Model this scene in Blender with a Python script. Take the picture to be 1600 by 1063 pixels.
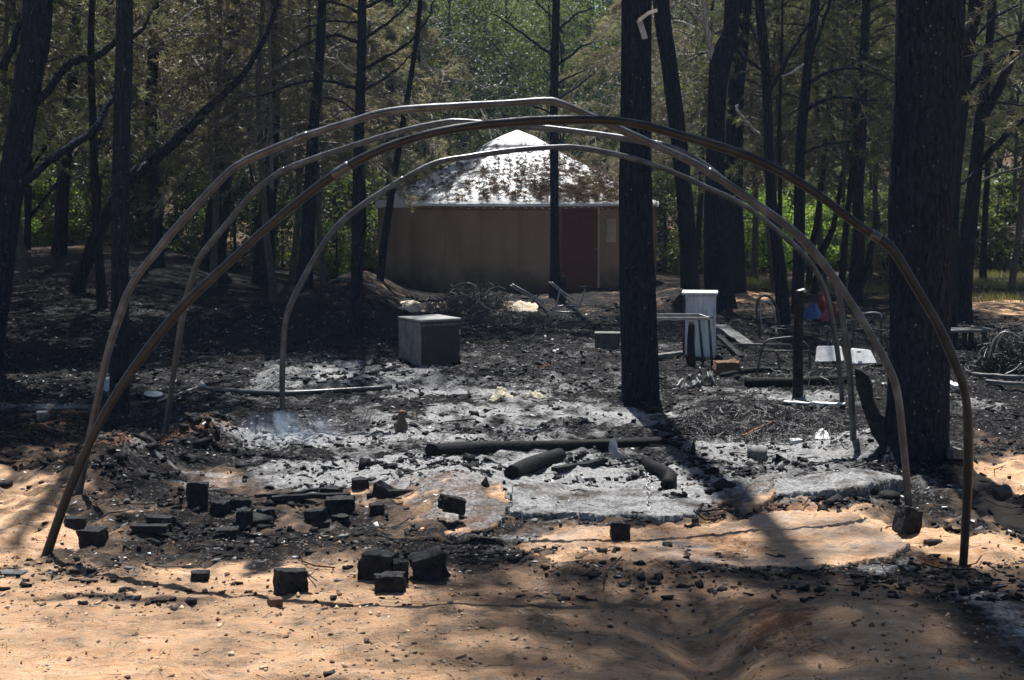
import bpy, bmesh, math, random
import numpy as np
from mathutils import Vector, Matrix

# ------------------------------------------------------------------ camera, sky, sun, exposure
scene = bpy.context.scene
for o in list(bpy.data.objects):
    bpy.data.objects.remove(o, do_unlink=True)
COL = scene.collection
FPX, CX, CY, CAMH = 2329.0, 800.0, 531.5, 2.12
PITCH = math.radians(5.99)
cam_d = bpy.data.cameras.new('camera'); cam = bpy.data.objects.new('camera', cam_d); COL.objects.link(cam)
cam_d.sensor_width = 36.0; cam_d.lens = FPX / 1600.0 * 36.0
cam_d.clip_start = 0.1; cam_d.clip_end = 600.0
cam.location = (0, 0, CAMH); cam.rotation_euler = (math.radians(90) - PITCH, 0, 0)
scene.camera = cam

SUN_EL, SUN_AZ = math.radians(67), math.radians(-4)     # azimuth measured from +Y towards +X
sun_from = Vector((math.sin(SUN_AZ) * math.cos(SUN_EL), math.cos(SUN_AZ) * math.cos(SUN_EL), math.sin(SUN_EL)))
world = bpy.data.worlds.new('World'); scene.world = world; world.use_nodes = True
wn = world.node_tree.nodes; wl = world.node_tree.links
sky = wn.new('ShaderNodeTexSky'); sky.sky_type = 'NISHITA'; sky.sun_disc = False
sky.sun_elevation = SUN_EL; sky.sun_rotation = SUN_AZ
sky.air_density = 1.0; sky.dust_density = 0.6; sky.ozone_density = 1.5
bg = wn['Background']; bg.inputs['Strength'].default_value = 0.05
wl.new(sky.outputs['Color'], bg.inputs['Color'])
sun_d = bpy.data.lights.new('sun', 'SUN'); sun_d.energy = 5.0; sun_d.angle = math.radians(0.5)
sun_d.color = (1.0, 0.97, 0.93)
sun = bpy.data.objects.new('sun', sun_d); COL.objects.link(sun)
sun.rotation_euler = (-sun_from).to_track_quat('-Z', 'Y').to_euler(); sun.location = (0, 40, 60)
scene.view_settings.view_transform = 'Standard'; scene.view_settings.look = 'None'
scene.view_settings.exposure = 1.1; scene.view_settings.gamma = 1.0
scene.render.engine = 'CYCLES'
scene.cycles.max_bounces = 6; scene.cycles.diffuse_bounces = 2; scene.cycles.glossy_bounces = 2
scene.cycles.transmission_bounces = 4; scene.cycles.volume_bounces = 0
scene.cycles.use_denoising = True

# ------------------------------------------------------------------ noise
rnd = random.Random(7)
RNG = np.random.default_rng(11)
def _h(i, j, k, s):
    n = (i * 374761393 + j * 668265263 + k * 2147483647 + s * 1274126177) & 0xFFFFFFFF
    n = ((n ^ (n >> 13)) * 1274126177) & 0xFFFFFFFF
    n = ((n ^ (n >> 16)) * 2246822519) & 0xFFFFFFFF
    return ((n ^ (n >> 15)) & 0xFFFFFF) / float(0xFFFFFF) * 2 - 1
def vnoise(x, y, z=0.0, s=0):
    x = np.asarray(x, float); y = np.asarray(y, float); z = np.asarray(z, float) + np.zeros_like(x)
    xi, yi, zi = np.floor(x).astype(np.int64), np.floor(y).astype(np.int64), np.floor(z).astype(np.int64)
    fx, fy, fz = x - xi, y - yi, z - zi
    fx, fy, fz = fx*fx*(3-2*fx), fy*fy*(3-2*fy), fz*fz*(3-2*fz)
    r = 0
    for a in (0, 1):
        for b in (0, 1):
            for c in (0, 1):
                w = (fx if a else 1-fx) * (fy if b else 1-fy) * (fz if c else 1-fz)
                r = r + w * _h(xi+a, yi+b, zi+c, s)
    return r
def fbm(x, y, z=0.0, s=0, o=4):
    r = 0; a = 1.0; f = 1.0; t = 0
    for i in range(o):
        r = r + a * vnoise(np.asarray(x)*f, np.asarray(y)*f, np.asarray(z)*f, s + i*17); t += a; a *= .5; f *= 2.03
    return r / t
def sstep(a, b, x):
    t = np.clip((np.asarray(x, float) - a) / (b - a), 0, 1); return t*t*(3-2*t)

# ------------------------------------------------------------------ photograph pixel -> world ray
cp, sp = math.cos(PITCH), math.sin(PITCH)
def ray(px, py):
    u, v = (px - CX) / FPX, -(py - CY) / FPX
    return Vector((u, cp + v * sp, -sp + v * cp))
def W(px, py, z=0.0):                     # where the ray meets the level z
    d = ray(px, py); t = (z - CAMH) / d.z
    return Vector((d.x * t, d.y * t, z))
def at(px, py, Y):                        # point of the ray at world distance Y
    d = ray(px, py); t = Y / d.y
    return Vector((d.x * t, Y, CAMH + d.z * t))
def mpp(Y): return Y / FPX * 1.0          # metres per photo pixel at distance Y

# ------------------------------------------------------------------ terrain
def blob(px, py, rx, ry):
    c = W(px, py); a = W(px, py - ry); b = W(px, py + ry)
    return (c.x, c.y, rx * (c.y) / FPX, max(.05, abs(a.y - b.y) / 2))
def bl(x, y, B):
    cx, cy, rx, ry = B
    return np.exp(-(((x - cx) / rx) ** 2 + ((y - cy) / ry) ** 2))
MOUNDS = [(blob(185, 742, 75, 22), .30), (blob(90, 780, 70, 30), .06), (blob(320, 692, 60, 14), .22), (blob(400, 660, 55, 14), .08),
          (blob(690, 775, 85, 32), .13), (blob(1330, 770, 60, 22), .09), (blob(1190, 775, 55, 14), .07), (blob(1360, 700, 60, 22), .12),
          (blob(250, 870, 120, 25), -.04), (blob(470, 865, 150, 14), .04), (blob(980, 880, 190, 22), .04),
          (blob(1085, 985, 80, 40), -.16), (blob(1135, 1055, 45, 45), -.16), (blob(960, 925, 120, 18), -.06), (blob(1330, 985, 160, 30), .08), (blob(720, 990, 220, 45), .05),
          (blob(300, 1000, 260, 30), .05), (blob(1150, 650, 120, 18), .07), (blob(560, 470, 60, 18), .55), (blob(520, 490, 90, 12), .28),
          (blob(1060, 470, 50, 12), .18), (blob(760, 482, 90, 8), .25), (blob(120, 650, 40, 8), .06), (blob(880, 575, 90, 6), .05), (blob(1100, 620, 60, 10), .04)]
CHAR = [(blob(800, 640, 620, 150), 1.3), (blob(200, 520, 300, 95), 1.5), (blob(1350, 580, 260, 60), 1.2), (blob(250, 790, 190, 40), .42), (blob(100, 740, 120, 70), .3),
        (blob(500, 860, 180, 22), .6), (blob(700, 870, 130, 30), .5), (blob(330, 850, 150, 40), .35), (blob(1400, 760, 130, 50), .7), (blob(1330, 880, 140, 22), .9),
        (blob(1200, 885, 200, 18), .6), (blob(1560, 970, 90, 70), .75), (blob(180, 935, 140, 5), .4),
        (blob(1180, 760, 90, 30), .5), (blob(930, 900, 60, 10), .3)]
SAND = [(blob(60, 715, 120, 75), -.6), (blob(230, 700, 60, 30), -.4), (blob(420, 880, 330, 40), -.35), (blob(1150, 870, 300, 30), -.35), (blob(680, 790, 110, 30), -.45), (blob(90, 700, 130, 45), -.75), (blob(200, 640, 160, 14), -.5), (blob(30, 820, 110, 60), -.6), (blob(330, 740, 70, 24), -.5), (blob(1560, 720, 90, 50), -.6), (blob(1480, 850, 80, 22), -.5), (blob(250, 800, 90, 22), -.35), (blob(1540, 680, 60, 18), -.7), (blob(60, 650, 80, 14), -.9), (blob(1250, 820, 170, 32), -1.0), (blob(1000, 845, 180, 16), -.8),
        (blob(560, 480, 70, 20), -.5), (blob(1150, 465, 70, 10), -.9), (blob(1560, 480, 80, 16), -.9), (blob(80, 400, 140, 10), -.9), (blob(330, 400, 110, 8), -.7),
        (blob(1540, 780, 60, 60), -.25), (blob(500, 445, 90, 14), -.6)]
ASH = [(blob(860, 700, 560, 110), .04), (blob(880, 770, 420, 30), .3), (blob(560, 600, 220, 40), .12), (blob(760, 690, 420, 75), .06), (blob(700, 740, 380, 30), .3), (blob(1250, 690, 190, 40), .3), (blob(520, 745, 230, 15), .75), (blob(760, 745, 130, 25), .6), (blob(960, 765, 190, 22), .85), (blob(1250, 765, 150, 16), .7), (blob(530, 588, 100, 16), .75), (blob(700, 615, 90, 6), .9),
       (blob(860, 655, 190, 14), .5), (blob(640, 690, 200, 12), .45), (blob(980, 655, 60, 8), .5), (blob(1000, 545, 90, 8), .35), (blob(1250, 620, 70, 8), .7), (blob(1230, 690, 120, 18), .4),
       (blob(430, 825, 60, 6), .6), (blob(1180, 700, 160, 30), .28), (blob(1320, 885, 150, 16), .35), (blob(1570, 960, 60, 50), .45), (blob(60, 635, 60, 8), .4), (blob(1540, 630, 60, 8), .4),
       (blob(800, 600, 500, 60), .2), (blob(880, 850, 110, 10), .4), (blob(440, 690, 60, 8), .5)]
RED = [(blob(190, 735, 90, 30), .25), (blob(320, 700, 80, 18), .12), (blob(180, 730, 60, 25), .6), (blob(330, 690, 50, 14), .5), (blob(60, 690, 130, 50), .5), (blob(560, 770, 60, 14), .5), (blob(1200, 800, 110, 16), .9), (blob(870, 575, 80, 6), .4),
       (blob(130, 650, 40, 8), .9), (blob(1230, 990, 120, 60), .5), (blob(1480, 880, 80, 16), .5), (blob(550, 480, 50, 22), .4), (blob(1540, 690, 60, 18), .3), (blob(700, 760, 60, 16), .5), (blob(1100, 760, 40, 10), .4)]
def masks(x, y):
    n1 = fbm(x*.9, y*.9, s=3); n2 = fbm(x*3.1, y*3.1, s=5); n3 = fbm(x*9, y*6, s=8, o=3)
    c = 0.0 + .9 * sstep(9.9, 11.8, y + .5*n1) * sstep(40, 30, y)
    for B, w in CHAR: c = c + w * bl(x, y, B)
    for B, w in SAND: c = c + w * bl(x, y, B)
    fr = .25 + .75*sstep(7.4, 8.6, y)
    c = c + fr*(.28*n1 + .38*n2 + .3*n3) - .12 + .9*sstep(1.5, 2.5, fbm(x*1.4, y*1.4, s=51)*3)*sstep(7.2, 8.2, y)
    a = 0.0
    for B, w in ASH: a = a + w * bl(x, y, B)
    a = a + (.25*n2 + .5*fbm(x*7, y*5, s=21, o=4) + .2*n1) * (.3 + sstep(0, .3, a)) - .12
    r = 0.0
    for B, w in RED: r = r + w * bl(x, y, B)
    r = r + .35*n2 + .2*fbm(x*8, y*8, s=31) - .08
    l = sstep(25, 33, y + 2*n1) * (.75 + .5*n2)
    return np.clip(c, 0, 1), np.clip(a, 0, 1), np.clip(r, 0, 1), np.clip(l, 0, 1)
def H(x, y):
    x = np.asarray(x, float); y = np.asarray(y, float)
    h = .64 * sstep(15, 32, y) * sstep(-2.5, -8.0, x + .08*(y-20))
    hd = np.maximum(0, y - 38.0); h = h + .20 * hd * hd / (hd + 6.0)
    h = h + .06 * fbm(x*.35, y*.35, s=1) + .035 * fbm(x*1.3, y*1.3, s=2)
    for B, w in MOUNDS: h = h + w * bl(x, y, B)
    near = sstep(40, 16, y)
    rough = .36 + .64 * sstep(7.6, 9.0, y + .4*fbm(x*.9, y*.9, s=3))
    h = h + near * rough * (.05 * np.abs(fbm(x*4.5, y*4.0, s=9)) + .042 * fbm(x*11, y*9, s=12, o=3))
    h = h - .014 * near * sstep(.25, .5, fbm(x*2.2, y*6.0, s=77)) * sstep(9, 8, y)
    return h
def Hs(x, y):                              # the smooth lie of the land
    h = .06 * fbm(x*.35, y*.35, s=1) + .035 * fbm(x*1.3, y*1.3, s=2)
    for B, w in MOUNDS: h = h + w * bl(x, y, B)
    return h + .012
def G(px, py):                             # ground point under a pixel
    p = W(px, py, 0)
    for _ in range(8):
        p = W(px, py, gz(p.x, p.y))
    return p
def gz(x, y): return float(H(x, y))

# ------------------------------------------------------------------ mesh helpers
def mesh_np(name, V, F, smooth=False):
    V = np.asarray(V, np.float32); F = np.asarray(F, np.int32)
    me = bpy.data.meshes.new(name); n, k = F.shape
    me.vertices.add(len(V)); me.vertices.foreach_set('co', V.ravel())
    me.loops.add(n*k); me.loops.foreach_set('vertex_index', F.ravel())
    me.polygons.add(n)
    me.polygons.foreach_set('loop_start', np.arange(0, n*k, k, dtype=np.int32))
    me.polygons.foreach_set('loop_total', np.full(n, k, np.int32))
    if smooth: me.polygons.foreach_set('use_smooth', np.ones(n, bool))
    me.update(calc_edges=True)
    return me
class MB:
    def __init__(s): s.v = []; s.f = []
    def add(s, verts, faces):
        b = len(s.v); s.v.extend([tuple(p) for p in verts]); s.f.extend([tuple(b+i for i in f) for f in faces])
    def box(s, c, size, rot=None, taper=1.0):
        hx, hy, hz = size[0]/2, size[1]/2, size[2]/2
        P = [Vector((sx*hx*(taper if sz > 0 else 1), sy*hy*(taper if sz > 0 else 1), sz*hz)) for sz in (-1, 1) for sy in (-1, 1) for sx in (-1, 1)]
        if rot is not None: P = [rot @ p for p in P]
        P = [p + Vector(c) for p in P]
        s.add(P, [(0,2,3,1), (4,5,7,6), (0,1,5,4), (2,6,7,3), (0,4,6,2), (1,3,7,5)])
    def tube(s, pts, rad, sides=8, cap=True):
        pts = [Vector(p) for p in pts]; n = len(pts)
        if not hasattr(rad, '__len__'): rad = [rad]*n
        t0 = (pts[1]-pts[0]).normalized(); up = Vector((0,0,1)) if abs(t0.z) < .9 else Vector((1,0,0))
        a = t0.cross(up).normalized(); V = []
        for i in range(n):
            t = (pts[min(i+1,n-1)] - pts[max(i-1,0)])
            if t.length < 1e-9: t = t0
            t = t.normalized(); a = (a - t*a.dot(t))
            a = a.normalized() if a.length > 1e-6 else t.orthogonal().normalized()
            b = t.cross(a)
            for k in range(sides):
                th = 2*math.pi*k/sides; V.append(pts[i] + (a*math.cos(th) + b*math.sin(th))*rad[i])
        F = [(i*sides+k, i*sides+(k+1)%sides, (i+1)*sides+(k+1)%sides, (i+1)*sides+k) for i in range(n-1) for k in range(sides)]
        if cap: F += [tuple(range(sides-1, -1, -1)), tuple((n-1)*sides+k for k in range(sides))]
        s.add(V, F)
    def lathe(s, prof, c=(0,0,0), sides=20, rot=None):
        c = Vector(c); V = []
        for r, z in prof:
            for k in range(sides):
                p = Vector((r*math.cos(2*math.pi*k/sides), r*math.sin(2*math.pi*k/sides), z)); V.append((rot @ p if rot else p) + c)
        n = len(prof)
        F = [(i*sides+k, i*sides+(k+1)%sides, (i+1)*sides+(k+1)%sides, (i+1)*sides+k) for i in range(n-1) for k in range(sides)]
        F += [tuple(range(sides-1, -1, -1)), tuple((n-1)*sides+k for k in range(sides))]
        s.add(V, F)
    def build(s, name, mat, parent=None, smooth=False, bevel=0.0):
        me = bpy.data.meshes.new(name); me.from_pydata(s.v, [], s.f)
        if bevel:
            bm = bmesh.new(); bm.from_mesh(me); bmesh.ops.recalc_face_normals(bm, faces=bm.faces)
            bmesh.ops.bevel(bm, geom=list(bm.edges), offset=bevel, segments=1, affect='EDGES'); bm.to_mesh(me); bm.free()
        if smooth:
            for p in me.polygons: p.use_smooth = True
        return link(name, me, mat, parent)
def link(name, me, mat, parent=None):
    o = bpy.data.objects.new(name, me); COL.objects.link(o)
    if mat is not None and len(me.materials) == 0: me.materials.append(mat)
    if parent is not None:
        o.parent = parent
        o.matrix_parent_inverse = Matrix.Translation(-parent.location) if parent.rotation_euler[:] == (0,0,0) else Matrix()
    return o
def tag(o, label=None, cat=None, group=None, kind=None):
    if label: o['label'] = label
    if cat: o['category'] = cat
    if group: o['group'] = group
    if kind: o['kind'] = kind
    return o
def thing(name, loc, label, cat, group=None):
    o = bpy.data.objects.new(name, None); o.empty_display_size = .1; o.location = loc; COL.objects.link(o)
    return tag(o, label, cat, group)
def spline(pts, n=6):
    P = [Vector(p) for p in pts]; P = [2*P[0]-P[1]] + P + [2*P[-1]-P[-2]]; out = []
    for i in range(1, len(P)-2):
        for j in range(n):
            t = j/n
            out.append(.5*((2*P[i]) + (P[i+1]-P[i-1])*t + (2*P[i-1]-5*P[i]+4*P[i+1]-P[i+2])*t*t + (3*P[i]-P[i-1]-3*P[i+1]+P[i+2])*t**3))
    out.append(P[-2]); return out

# ------------------------------------------------------------------ materials
class NT:
    def __init__(s, name):
        s.m = bpy.data.materials.new(name); s.m.use_nodes = True; s.n = s.m.node_tree.nodes; s.l = s.m.node_tree.links
        s.b = s.n['Principled BSDF']; s.out = s.n['Material Output']; s.tc = s.n.new('ShaderNodeTexCoord')
    def _set(s, sock, v):
        if hasattr(v, 'is_output') or isinstance(v, bpy.types.NodeSocket): s.l.new(v, sock)
        else:
            if sock.type == 'RGBA' and len(v) == 3: v = (*v, 1)
            sock.default_value = v
    def noise(s, scale, detail=5, rough=.6, vec=None, dist=0.0, stretch=None, color=False):
        nd = s.n.new('ShaderNodeTexNoise'); nd.inputs['Scale'].default_value = scale; nd.inputs['Detail'].default_value = detail
        nd.inputs['Roughness'].default_value = rough; nd.inputs['Distortion'].default_value = dist
        src = vec or s.tc.outputs['Object']
        if stretch:
            mp = s.n.new('ShaderNodeMapping'); mp.inputs['Scale'].default_value = stretch; s.l.new(src, mp.inputs['Vector']); src = mp.outputs['Vector']
        s.l.new(src, nd.inputs['Vector']); return nd.outputs['Color' if color else 'Fac']
    def voro(s, scale, feature='DISTANCE_TO_EDGE', stretch=None, vec=None):
        nd = s.n.new('ShaderNodeTexVoronoi'); nd.feature = feature; nd.inputs['Scale'].default_value = scale
        src = vec or s.tc.outputs['Object']
        if stretch:
            mp = s.n.new('ShaderNodeMapping'); mp.inputs['Scale'].default_value = stretch; s.l.new(src, mp.inputs['Vector']); src = mp.outputs['Vector']
        s.l.new(src, nd.inputs['Vector']); return nd.outputs['Distance']
    def ramp(s, fac, *stops):
        nd = s.n.new('ShaderNodeValToRGB'); e = nd.color_ramp.elements
        while len(e) < len(stops): e.new(.5)
        for i, (p, c) in enumerate(stops):
            e[i].position = p; e[i].color = (c, c, c, 1) if not hasattr(c, '__len__') else (*c, 1)
        s._set(nd.inputs['Fac'], fac); return nd.outputs['Color']
    def mix(s, fac, a, b, mode='MIX'):
        nd = s.n.new('ShaderNodeMix'); nd.data_type = 'RGBA'; nd.blend_type = mode
        s._set(nd.inputs[0], fac); s._set(nd.inputs[6], a); s._set(nd.inputs[7], b); return nd.outputs[2]
    def math(s, op, a, b=0.0, clamp=False):
        nd = s.n.new('ShaderNodeMath'); nd.operation = op; nd.use_clamp = clamp
        s._set(nd.inputs[0], a); s._set(nd.inputs[1], b); return nd.outputs[0]
    def bump(s, h, strength=.5, dist=.02, prev=None):
        nd = s.n.new('ShaderNodeBump'); nd.inputs['Strength'].default_value = strength; nd.inputs['Distance'].default_value = dist
        s._set(nd.inputs['Height'], h)
        if prev is not None: s.l.new(prev, nd.inputs['Normal'])
        return nd.outputs['Normal']
    def fin(s, color=None, rough=.8, metal=0.0, normal=None, spec=.3):
        if color is not None: s._set(s.b.inputs['Base Color'], color)
        s._set(s.b.inputs['Roughness'], rough); s._set(s.b.inputs['Metallic'], metal); s._set(s.b.inputs['Specular IOR Level'], spec)
        if normal is not None: s.l.new(normal, s.b.inputs['Normal'])
        return s.m
M = {}
def m_ground():
    t = NT('burnt_ground'); at_ = t.n.new('ShaderNodeVertexColor'); at_.layer_name = 'zones'
    sep = t.n.new('ShaderNodeSeparateColor'); t.l.new(at_.outputs['Color'], sep.inputs['Color'])
    ch, ash, red = sep.outputs[0], sep.outputs[1], sep.outputs[2]; lit = at_.outputs['Alpha']
    nf = t.noise(38, 6, .7); nm = t.noise(9, 5, .65); nb = t.noise(1.6, 4, .6); ns = t.noise(140, 3, .6); nst = t.noise(5, 5, .65, stretch=(1, 4, 1))
    sand = t.ramp(nm, (.25, (.40, .212, .105)), (.5, (.63, .385, .218)), (.75, (.75, .52, .33)))
    sand = t.mix(t.ramp(nst, (.45, 0.0), (.66, .7)), sand, (.72, .51, .335))
    sand = t.mix(t.ramp(t.noise(3.2, 7, .72, stretch=(.55, 3.2, 1), dist=.5), (.52, 0.0), (.66, .55)), sand, (.33, .17, .08))
    sand = t.mix(t.ramp(ns, (.58, 0.0), (.68, .65)), sand, (.16, .10, .06))
    redc = t.ramp(nf, (.3, (.07, .032, .018)), (.7, (.26, .125, .06)))
    charc = t.ramp(nf, (.40, (.0022, .0024, .003)), (.54, (.008, .0085, .010)), (.63, (.045, .046, .049)), (.74, (.30, .30, .305)))
    ashc = t.ramp(nf, (.25, (.11, .108, .105)), (.46, (.27, .268, .265)), (.70, (.47, .466, .46)))
    litc = t.ramp(nf, (.3, (.03, .024, .015)), (.55, (.11, .08, .05)), (.75, (.30, .22, .14)))
    def thr(m, n, k=.55, soft=.12):
        v = t.math('ADD', m, t.math('MULTIPLY', t.math('SUBTRACT', n, .5), k))
        return t.ramp(v, (.45 - soft, 0.0), (.45 + soft, 1.0))
    c = t.mix(thr(red, nm, .5, .2), sand, redc)
    c = t.mix(thr(lit, nm, .7), c, litc)
    dust = t.ramp(nf, (.3, (.05, .036, .027)), (.6, (.155, .115, .088)), (.75, (.27, .215, .17)))
    c = t.mix(t.ramp(t.math('ADD', ch, t.math('MULTIPLY', t.math('SUBTRACT', nm, .5), .5)), (.20, 0.0), (.52, .9)), c, dust)
    grime = t.math('MULTIPLY', thr(t.math('MULTIPLY', ch, .78), t.math('ADD', t.math('MULTIPLY', nf, .55), t.math('MULTIPLY', nm, .45)), 1.3, .16), .97)
    c = t.mix(grime, c, charc)
    c = t.mix(thr(red, nf, 1.4, .08), c, t.mix(.35, redc, charc))
    c = t.mix(thr(ash, t.math('ADD', t.math('MULTIPLY', nf, .6), t.math('MULTIPLY', t.noise(5, 7, .72, stretch=(.55, 3.6, 1)), .6)), 1.05, .3), c, ashc)
    hsum = t.math('ADD', t.math('MULTIPLY', nf, .7), t.math('MULTIPLY', ns, .3))
    nrm = t.bump(t.noise(13, 6, .72, stretch=(1, 2.0, 1)), .8, .06); nrm = t.bump(hsum, .9, .02, nrm); nrm = t.bump(t.voro(26), .35, .012, nrm)
    return t.fin(c, .92, 0, nrm, .07)
M['ground'] = m_ground()
def m_char(name, lo=.006, hi=.03, tint=(1, 1, 1.1), grey=.25, scale=30, rough=.62, spec=.35):
    t = NT(name); v = t.voro(scale); n = t.noise(scale*.8, 5, .7); w = t.noise(6, 4, .6)
    c = t.ramp(n, (.3, tuple(lo*k for k in tint)), (.65, tuple(hi*k for k in tint)))
    c = t.mix(t.ramp(t.noise(55, 3), (.66, 0.0), (.72, grey)), c, (.42, .41, .40))
    nrm = t.bump(t.ramp(v, (.0, 0.0), (.08, 1.0)), .35, .008); nrm = t.bump(n, .8, .012, nrm)
    return t.fin(c, rough, 0, nrm, spec)
M['char'] = m_char('charcoal', .003, .016, spec=.09); M['char_block'] = m_char('charred_wood', .003, .03, grey=.18, scale=24, rough=.6, spec=.07)
def m_bark(name, tint, lo, hi, fleck, rust=0.0):
    t = NT(name); v = t.voro(16, stretch=(1, 1, .28)); n = t.noise(34, 6, .7, stretch=(1, 1, .4)); big = t.noise(2.2, 4, .6)
    c = t.ramp(n, (.3, tuple(lo*k for k in tint)), (.7, tuple(hi*k for k in tint)))
    c = t.mix(t.ramp(t.noise(48, 2, .5, stretch=(1, 1, .5)), (.70, 0.0), (.735, fleck)), c, (.36, .34, .32))
    if rust: c = t.mix(t.ramp(big, (.56, 0.0), (.68, rust)), c, (.20, .075, .03))
    nrm = t.bump(t.ramp(v, (0.0, 0.0), (.22, 1.0)), .9, .03); nrm = t.bump(n, .7, .012, nrm)
    return t.fin(c, .85, 0, nrm, .05)
M['bark_black'] = m_bark('charred_bark', (.75, .95, 1.45), .004, .034, .5)  # blue in the tint paints the smoky veil over the charred trunks
M['bark_dark'] = m_bark('scorched_bark', (.85, .95, 1.2), .008, .03, .3, .2)
M['bark_grey'] = m_bark('grey_bark', (1, .93, .82), .05, .16, .4)
M['twig'] = m_bark('pale_dry_twigs', (1, .93, .82), .13, .32, .2)
M['dead_wood'] = m_bark('bleached_wood', (1, .97, .92), .28, .55, .2)
def m_steel(name, k):
    t = NT(name); n = t.noise(9, 5, .65); f = t.noise(60, 4, .7)
    c = t.ramp(n, (.3, (.028*k, .030*k, .033*k)), (.5, (.060*k, .064*k, .069*k)), (.7, (.15*k, .158*k, .17*k)))
    c = t.mix(t.ramp(t.noise(3.1, 4), (.5, 0.0), (.68, .3 if k > .5 else .8)), c, (.05*k, .032*k, .024*k))
    return t.fin(c, t.ramp(f, (.3, .26), (.7, .5)), .3 if k > .5 else .1, t.bump(f, .3, .004), .6 if k > .5 else .3)
M['steel'] = m_steel('burnt_galvanised_tube', .72); M['steel_dark'] = m_steel('rust_dark_tube', .17)
def m_plain(name, c1, c2, scale=12, rough=.7, metal=0.0, bump=.3, soot=0.0, spec=.3, dist=.006, streak=0.0):
    t = NT(name); n = t.noise(scale, 6, .68); c = t.ramp(n, (.3, c1), (.7, c2))
    if streak: c = t.mix(t.ramp(t.noise(22, 6, .7, stretch=(1, 1, .13)), (.47, 0.0), (.68, streak)), c, (.03, .024, .02))
    if soot: c = t.mix(t.ramp(t.noise(scale*.33, 5, .65), (.48, 0.0), (.66, soot)), c, (.02, .018, .016))
    return t.fin(c, rough, metal, t.bump(t.noise(scale*4, 4, .7), bump, dist), spec)
M['dark_metal'] = m_plain('scorched_metal', (.02, .02, .022), (.09, .085, .08), 14, .55, .4)
M['grey_metal'] = m_plain('bare_grey_metal', (.16, .16, .165), (.40, .39, .38), 16, .45, .5)
M['cabinet'] = m_plain('sooty_sheet_metal', (.10, .09, .085), (.30, .28, .28), 5, .6, .15, .15, .5, streak=.8)
M['cabinet_dark'] = m_plain('dark_sheet_metal', (.014, .014, .013), (.05, .046, .04), 5, .6, .2, .15, streak=.7)  # darker tone for the box front and lid rim
M['cabinet_top'] = m_plain('pale_metal_top', (.12, .12, .12), (.30, .30, .295), 8, .6, .1, .15)  # plain grey for the box lid, paler than its front
M['white_paint'] = m_plain('smoked_white_paint', (.48, .50, .53), (.66, .68, .71), 4, .55, 0, .1, .3, streak=.45)
M['white_panel'] = m_plain('white_enamel', (.50, .51, .51), (.70, .70, .69), 6, .5, 0, .1, .35, streak=.3)
M['cream'] = m_plain('cream_fabric', (.34, .28, .20), (.55, .48, .37), 6, .9, 0, .5, .35, dist=.02)
M['foam'] = m_plain('yellowed_foam', (.30, .27, .18), (.52, .48, .36), 14, .95, 0, .6, .3)
M['concrete'] = None
def m_conc(name, base, sandw, dirt):
    t = NT(name); n = t.noise(6, 6, .7); f = t.noise(45, 5, .7); b = t.noise(1.7, 5, .65, dist=.4); st = t.noise(3, 5, .65, stretch=(1, 3.5, 1))
    c = t.ramp(f, (.25, tuple(k*.7 for k in base)), (.55, base), (.8, tuple(min(.8, k*1.25) for k in base)))
    c = t.mix(t.ramp(n, (.4, 0.0), (.65, sandw)), c, (.52, .36, .21))
    d = t.math('ADD', t.math('MULTIPLY', b, .6), t.math('MULTIPLY', st, .4))
    c = t.mix(t.ramp(d, (.46, 0.0), (.62, dirt)), c, (.045, .043, .042))
    c = t.mix(t.ramp(t.noise(90, 3), (.62, 0.0), (.69, .8)), c, (.03, .03, .03))
    return t.fin(c, .9, 0, t.bump(f, .5, .01), .2)
M['concrete'] = m_conc('ashy_concrete', (.47, .47, .45), .35, .75)
M['concrete_sand'] = m_conc('sandy_concrete', (.52, .42, .30), .8, .6)
M['concrete_brown'] = m_conc('earthy_concrete', (.30, .21, .15), .5, .65)
def m_canvas():
    t = NT('tan_canvas'); n = t.noise(2.2, 5, .6, stretch=(1, 1, .35)); f = t.noise(160, 2)
    c = t.ramp(n, (.3, (.24, .152, .092)), (.7, (.35, .235, .15)))
    sx = t.n.new('ShaderNodeSeparateXYZ'); t.l.new(t.tc.outputs['Object'], sx.inputs[0])
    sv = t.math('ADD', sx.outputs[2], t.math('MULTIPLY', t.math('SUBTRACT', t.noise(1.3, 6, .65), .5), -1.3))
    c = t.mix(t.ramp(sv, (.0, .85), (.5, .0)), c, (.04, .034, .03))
    return t.fin(c, .95, 0, t.bump(t.noise(5, 4, .6, stretch=(1, 1, .15)), .4, .04), .1)
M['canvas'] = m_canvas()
M['roof'] = m_plain('weathered_white_canvas', (.66, .68, .70), (.80, .81, .82), 3, .7, 0, .25, .12, dist=.03)
M['red_door'] = m_plain('dark_red_door', (.08, .018, .010), (.13, .028, .015), 6, .6, 0, .2, .3)
M['trim'] = m_plain('orange_brown_wood', (.12, .05, .02), (.22, .09, .035), 9, .8)
M['rock'] = m_plain('red_brown_rock', (.06, .035, .022), (.22, .125, .075), 12, .95, 0, .8, .3, dist=.02)
M['pebble'] = m_plain('pale_pebble', (.30, .21, .13), (.50, .38, .26), 12, .95)
M['ashflake'] = m_plain('pale_ash', (.28, .28, .28), (.62, .61, .60), 9, .95)
M['greyflake'] = m_plain('grey_cinder', (.035, .035, .036), (.17, .168, .165), 15, .85)
M['brown'] = m_plain('scorched_brown_glass', (.035, .022, .015), (.11, .07, .045), 14, .4, 0, .2)
M['blue_cloth'] = m_plain('blue_cloth', (.03, .06, .16), (.06, .12, .28), 10, .95, 0, .6, dist=.02)
M['red_cloth'] = m_plain('red_cloth', (.14, .022, .015), (.24, .04, .025), 10, .95, 0, .6, dist=.02)
M['pink_cloth'] = m_plain('pink_cloth', (.18, .04, .07), (.28, .08, .12), 10, .95, 0, .6, dist=.02)
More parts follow.
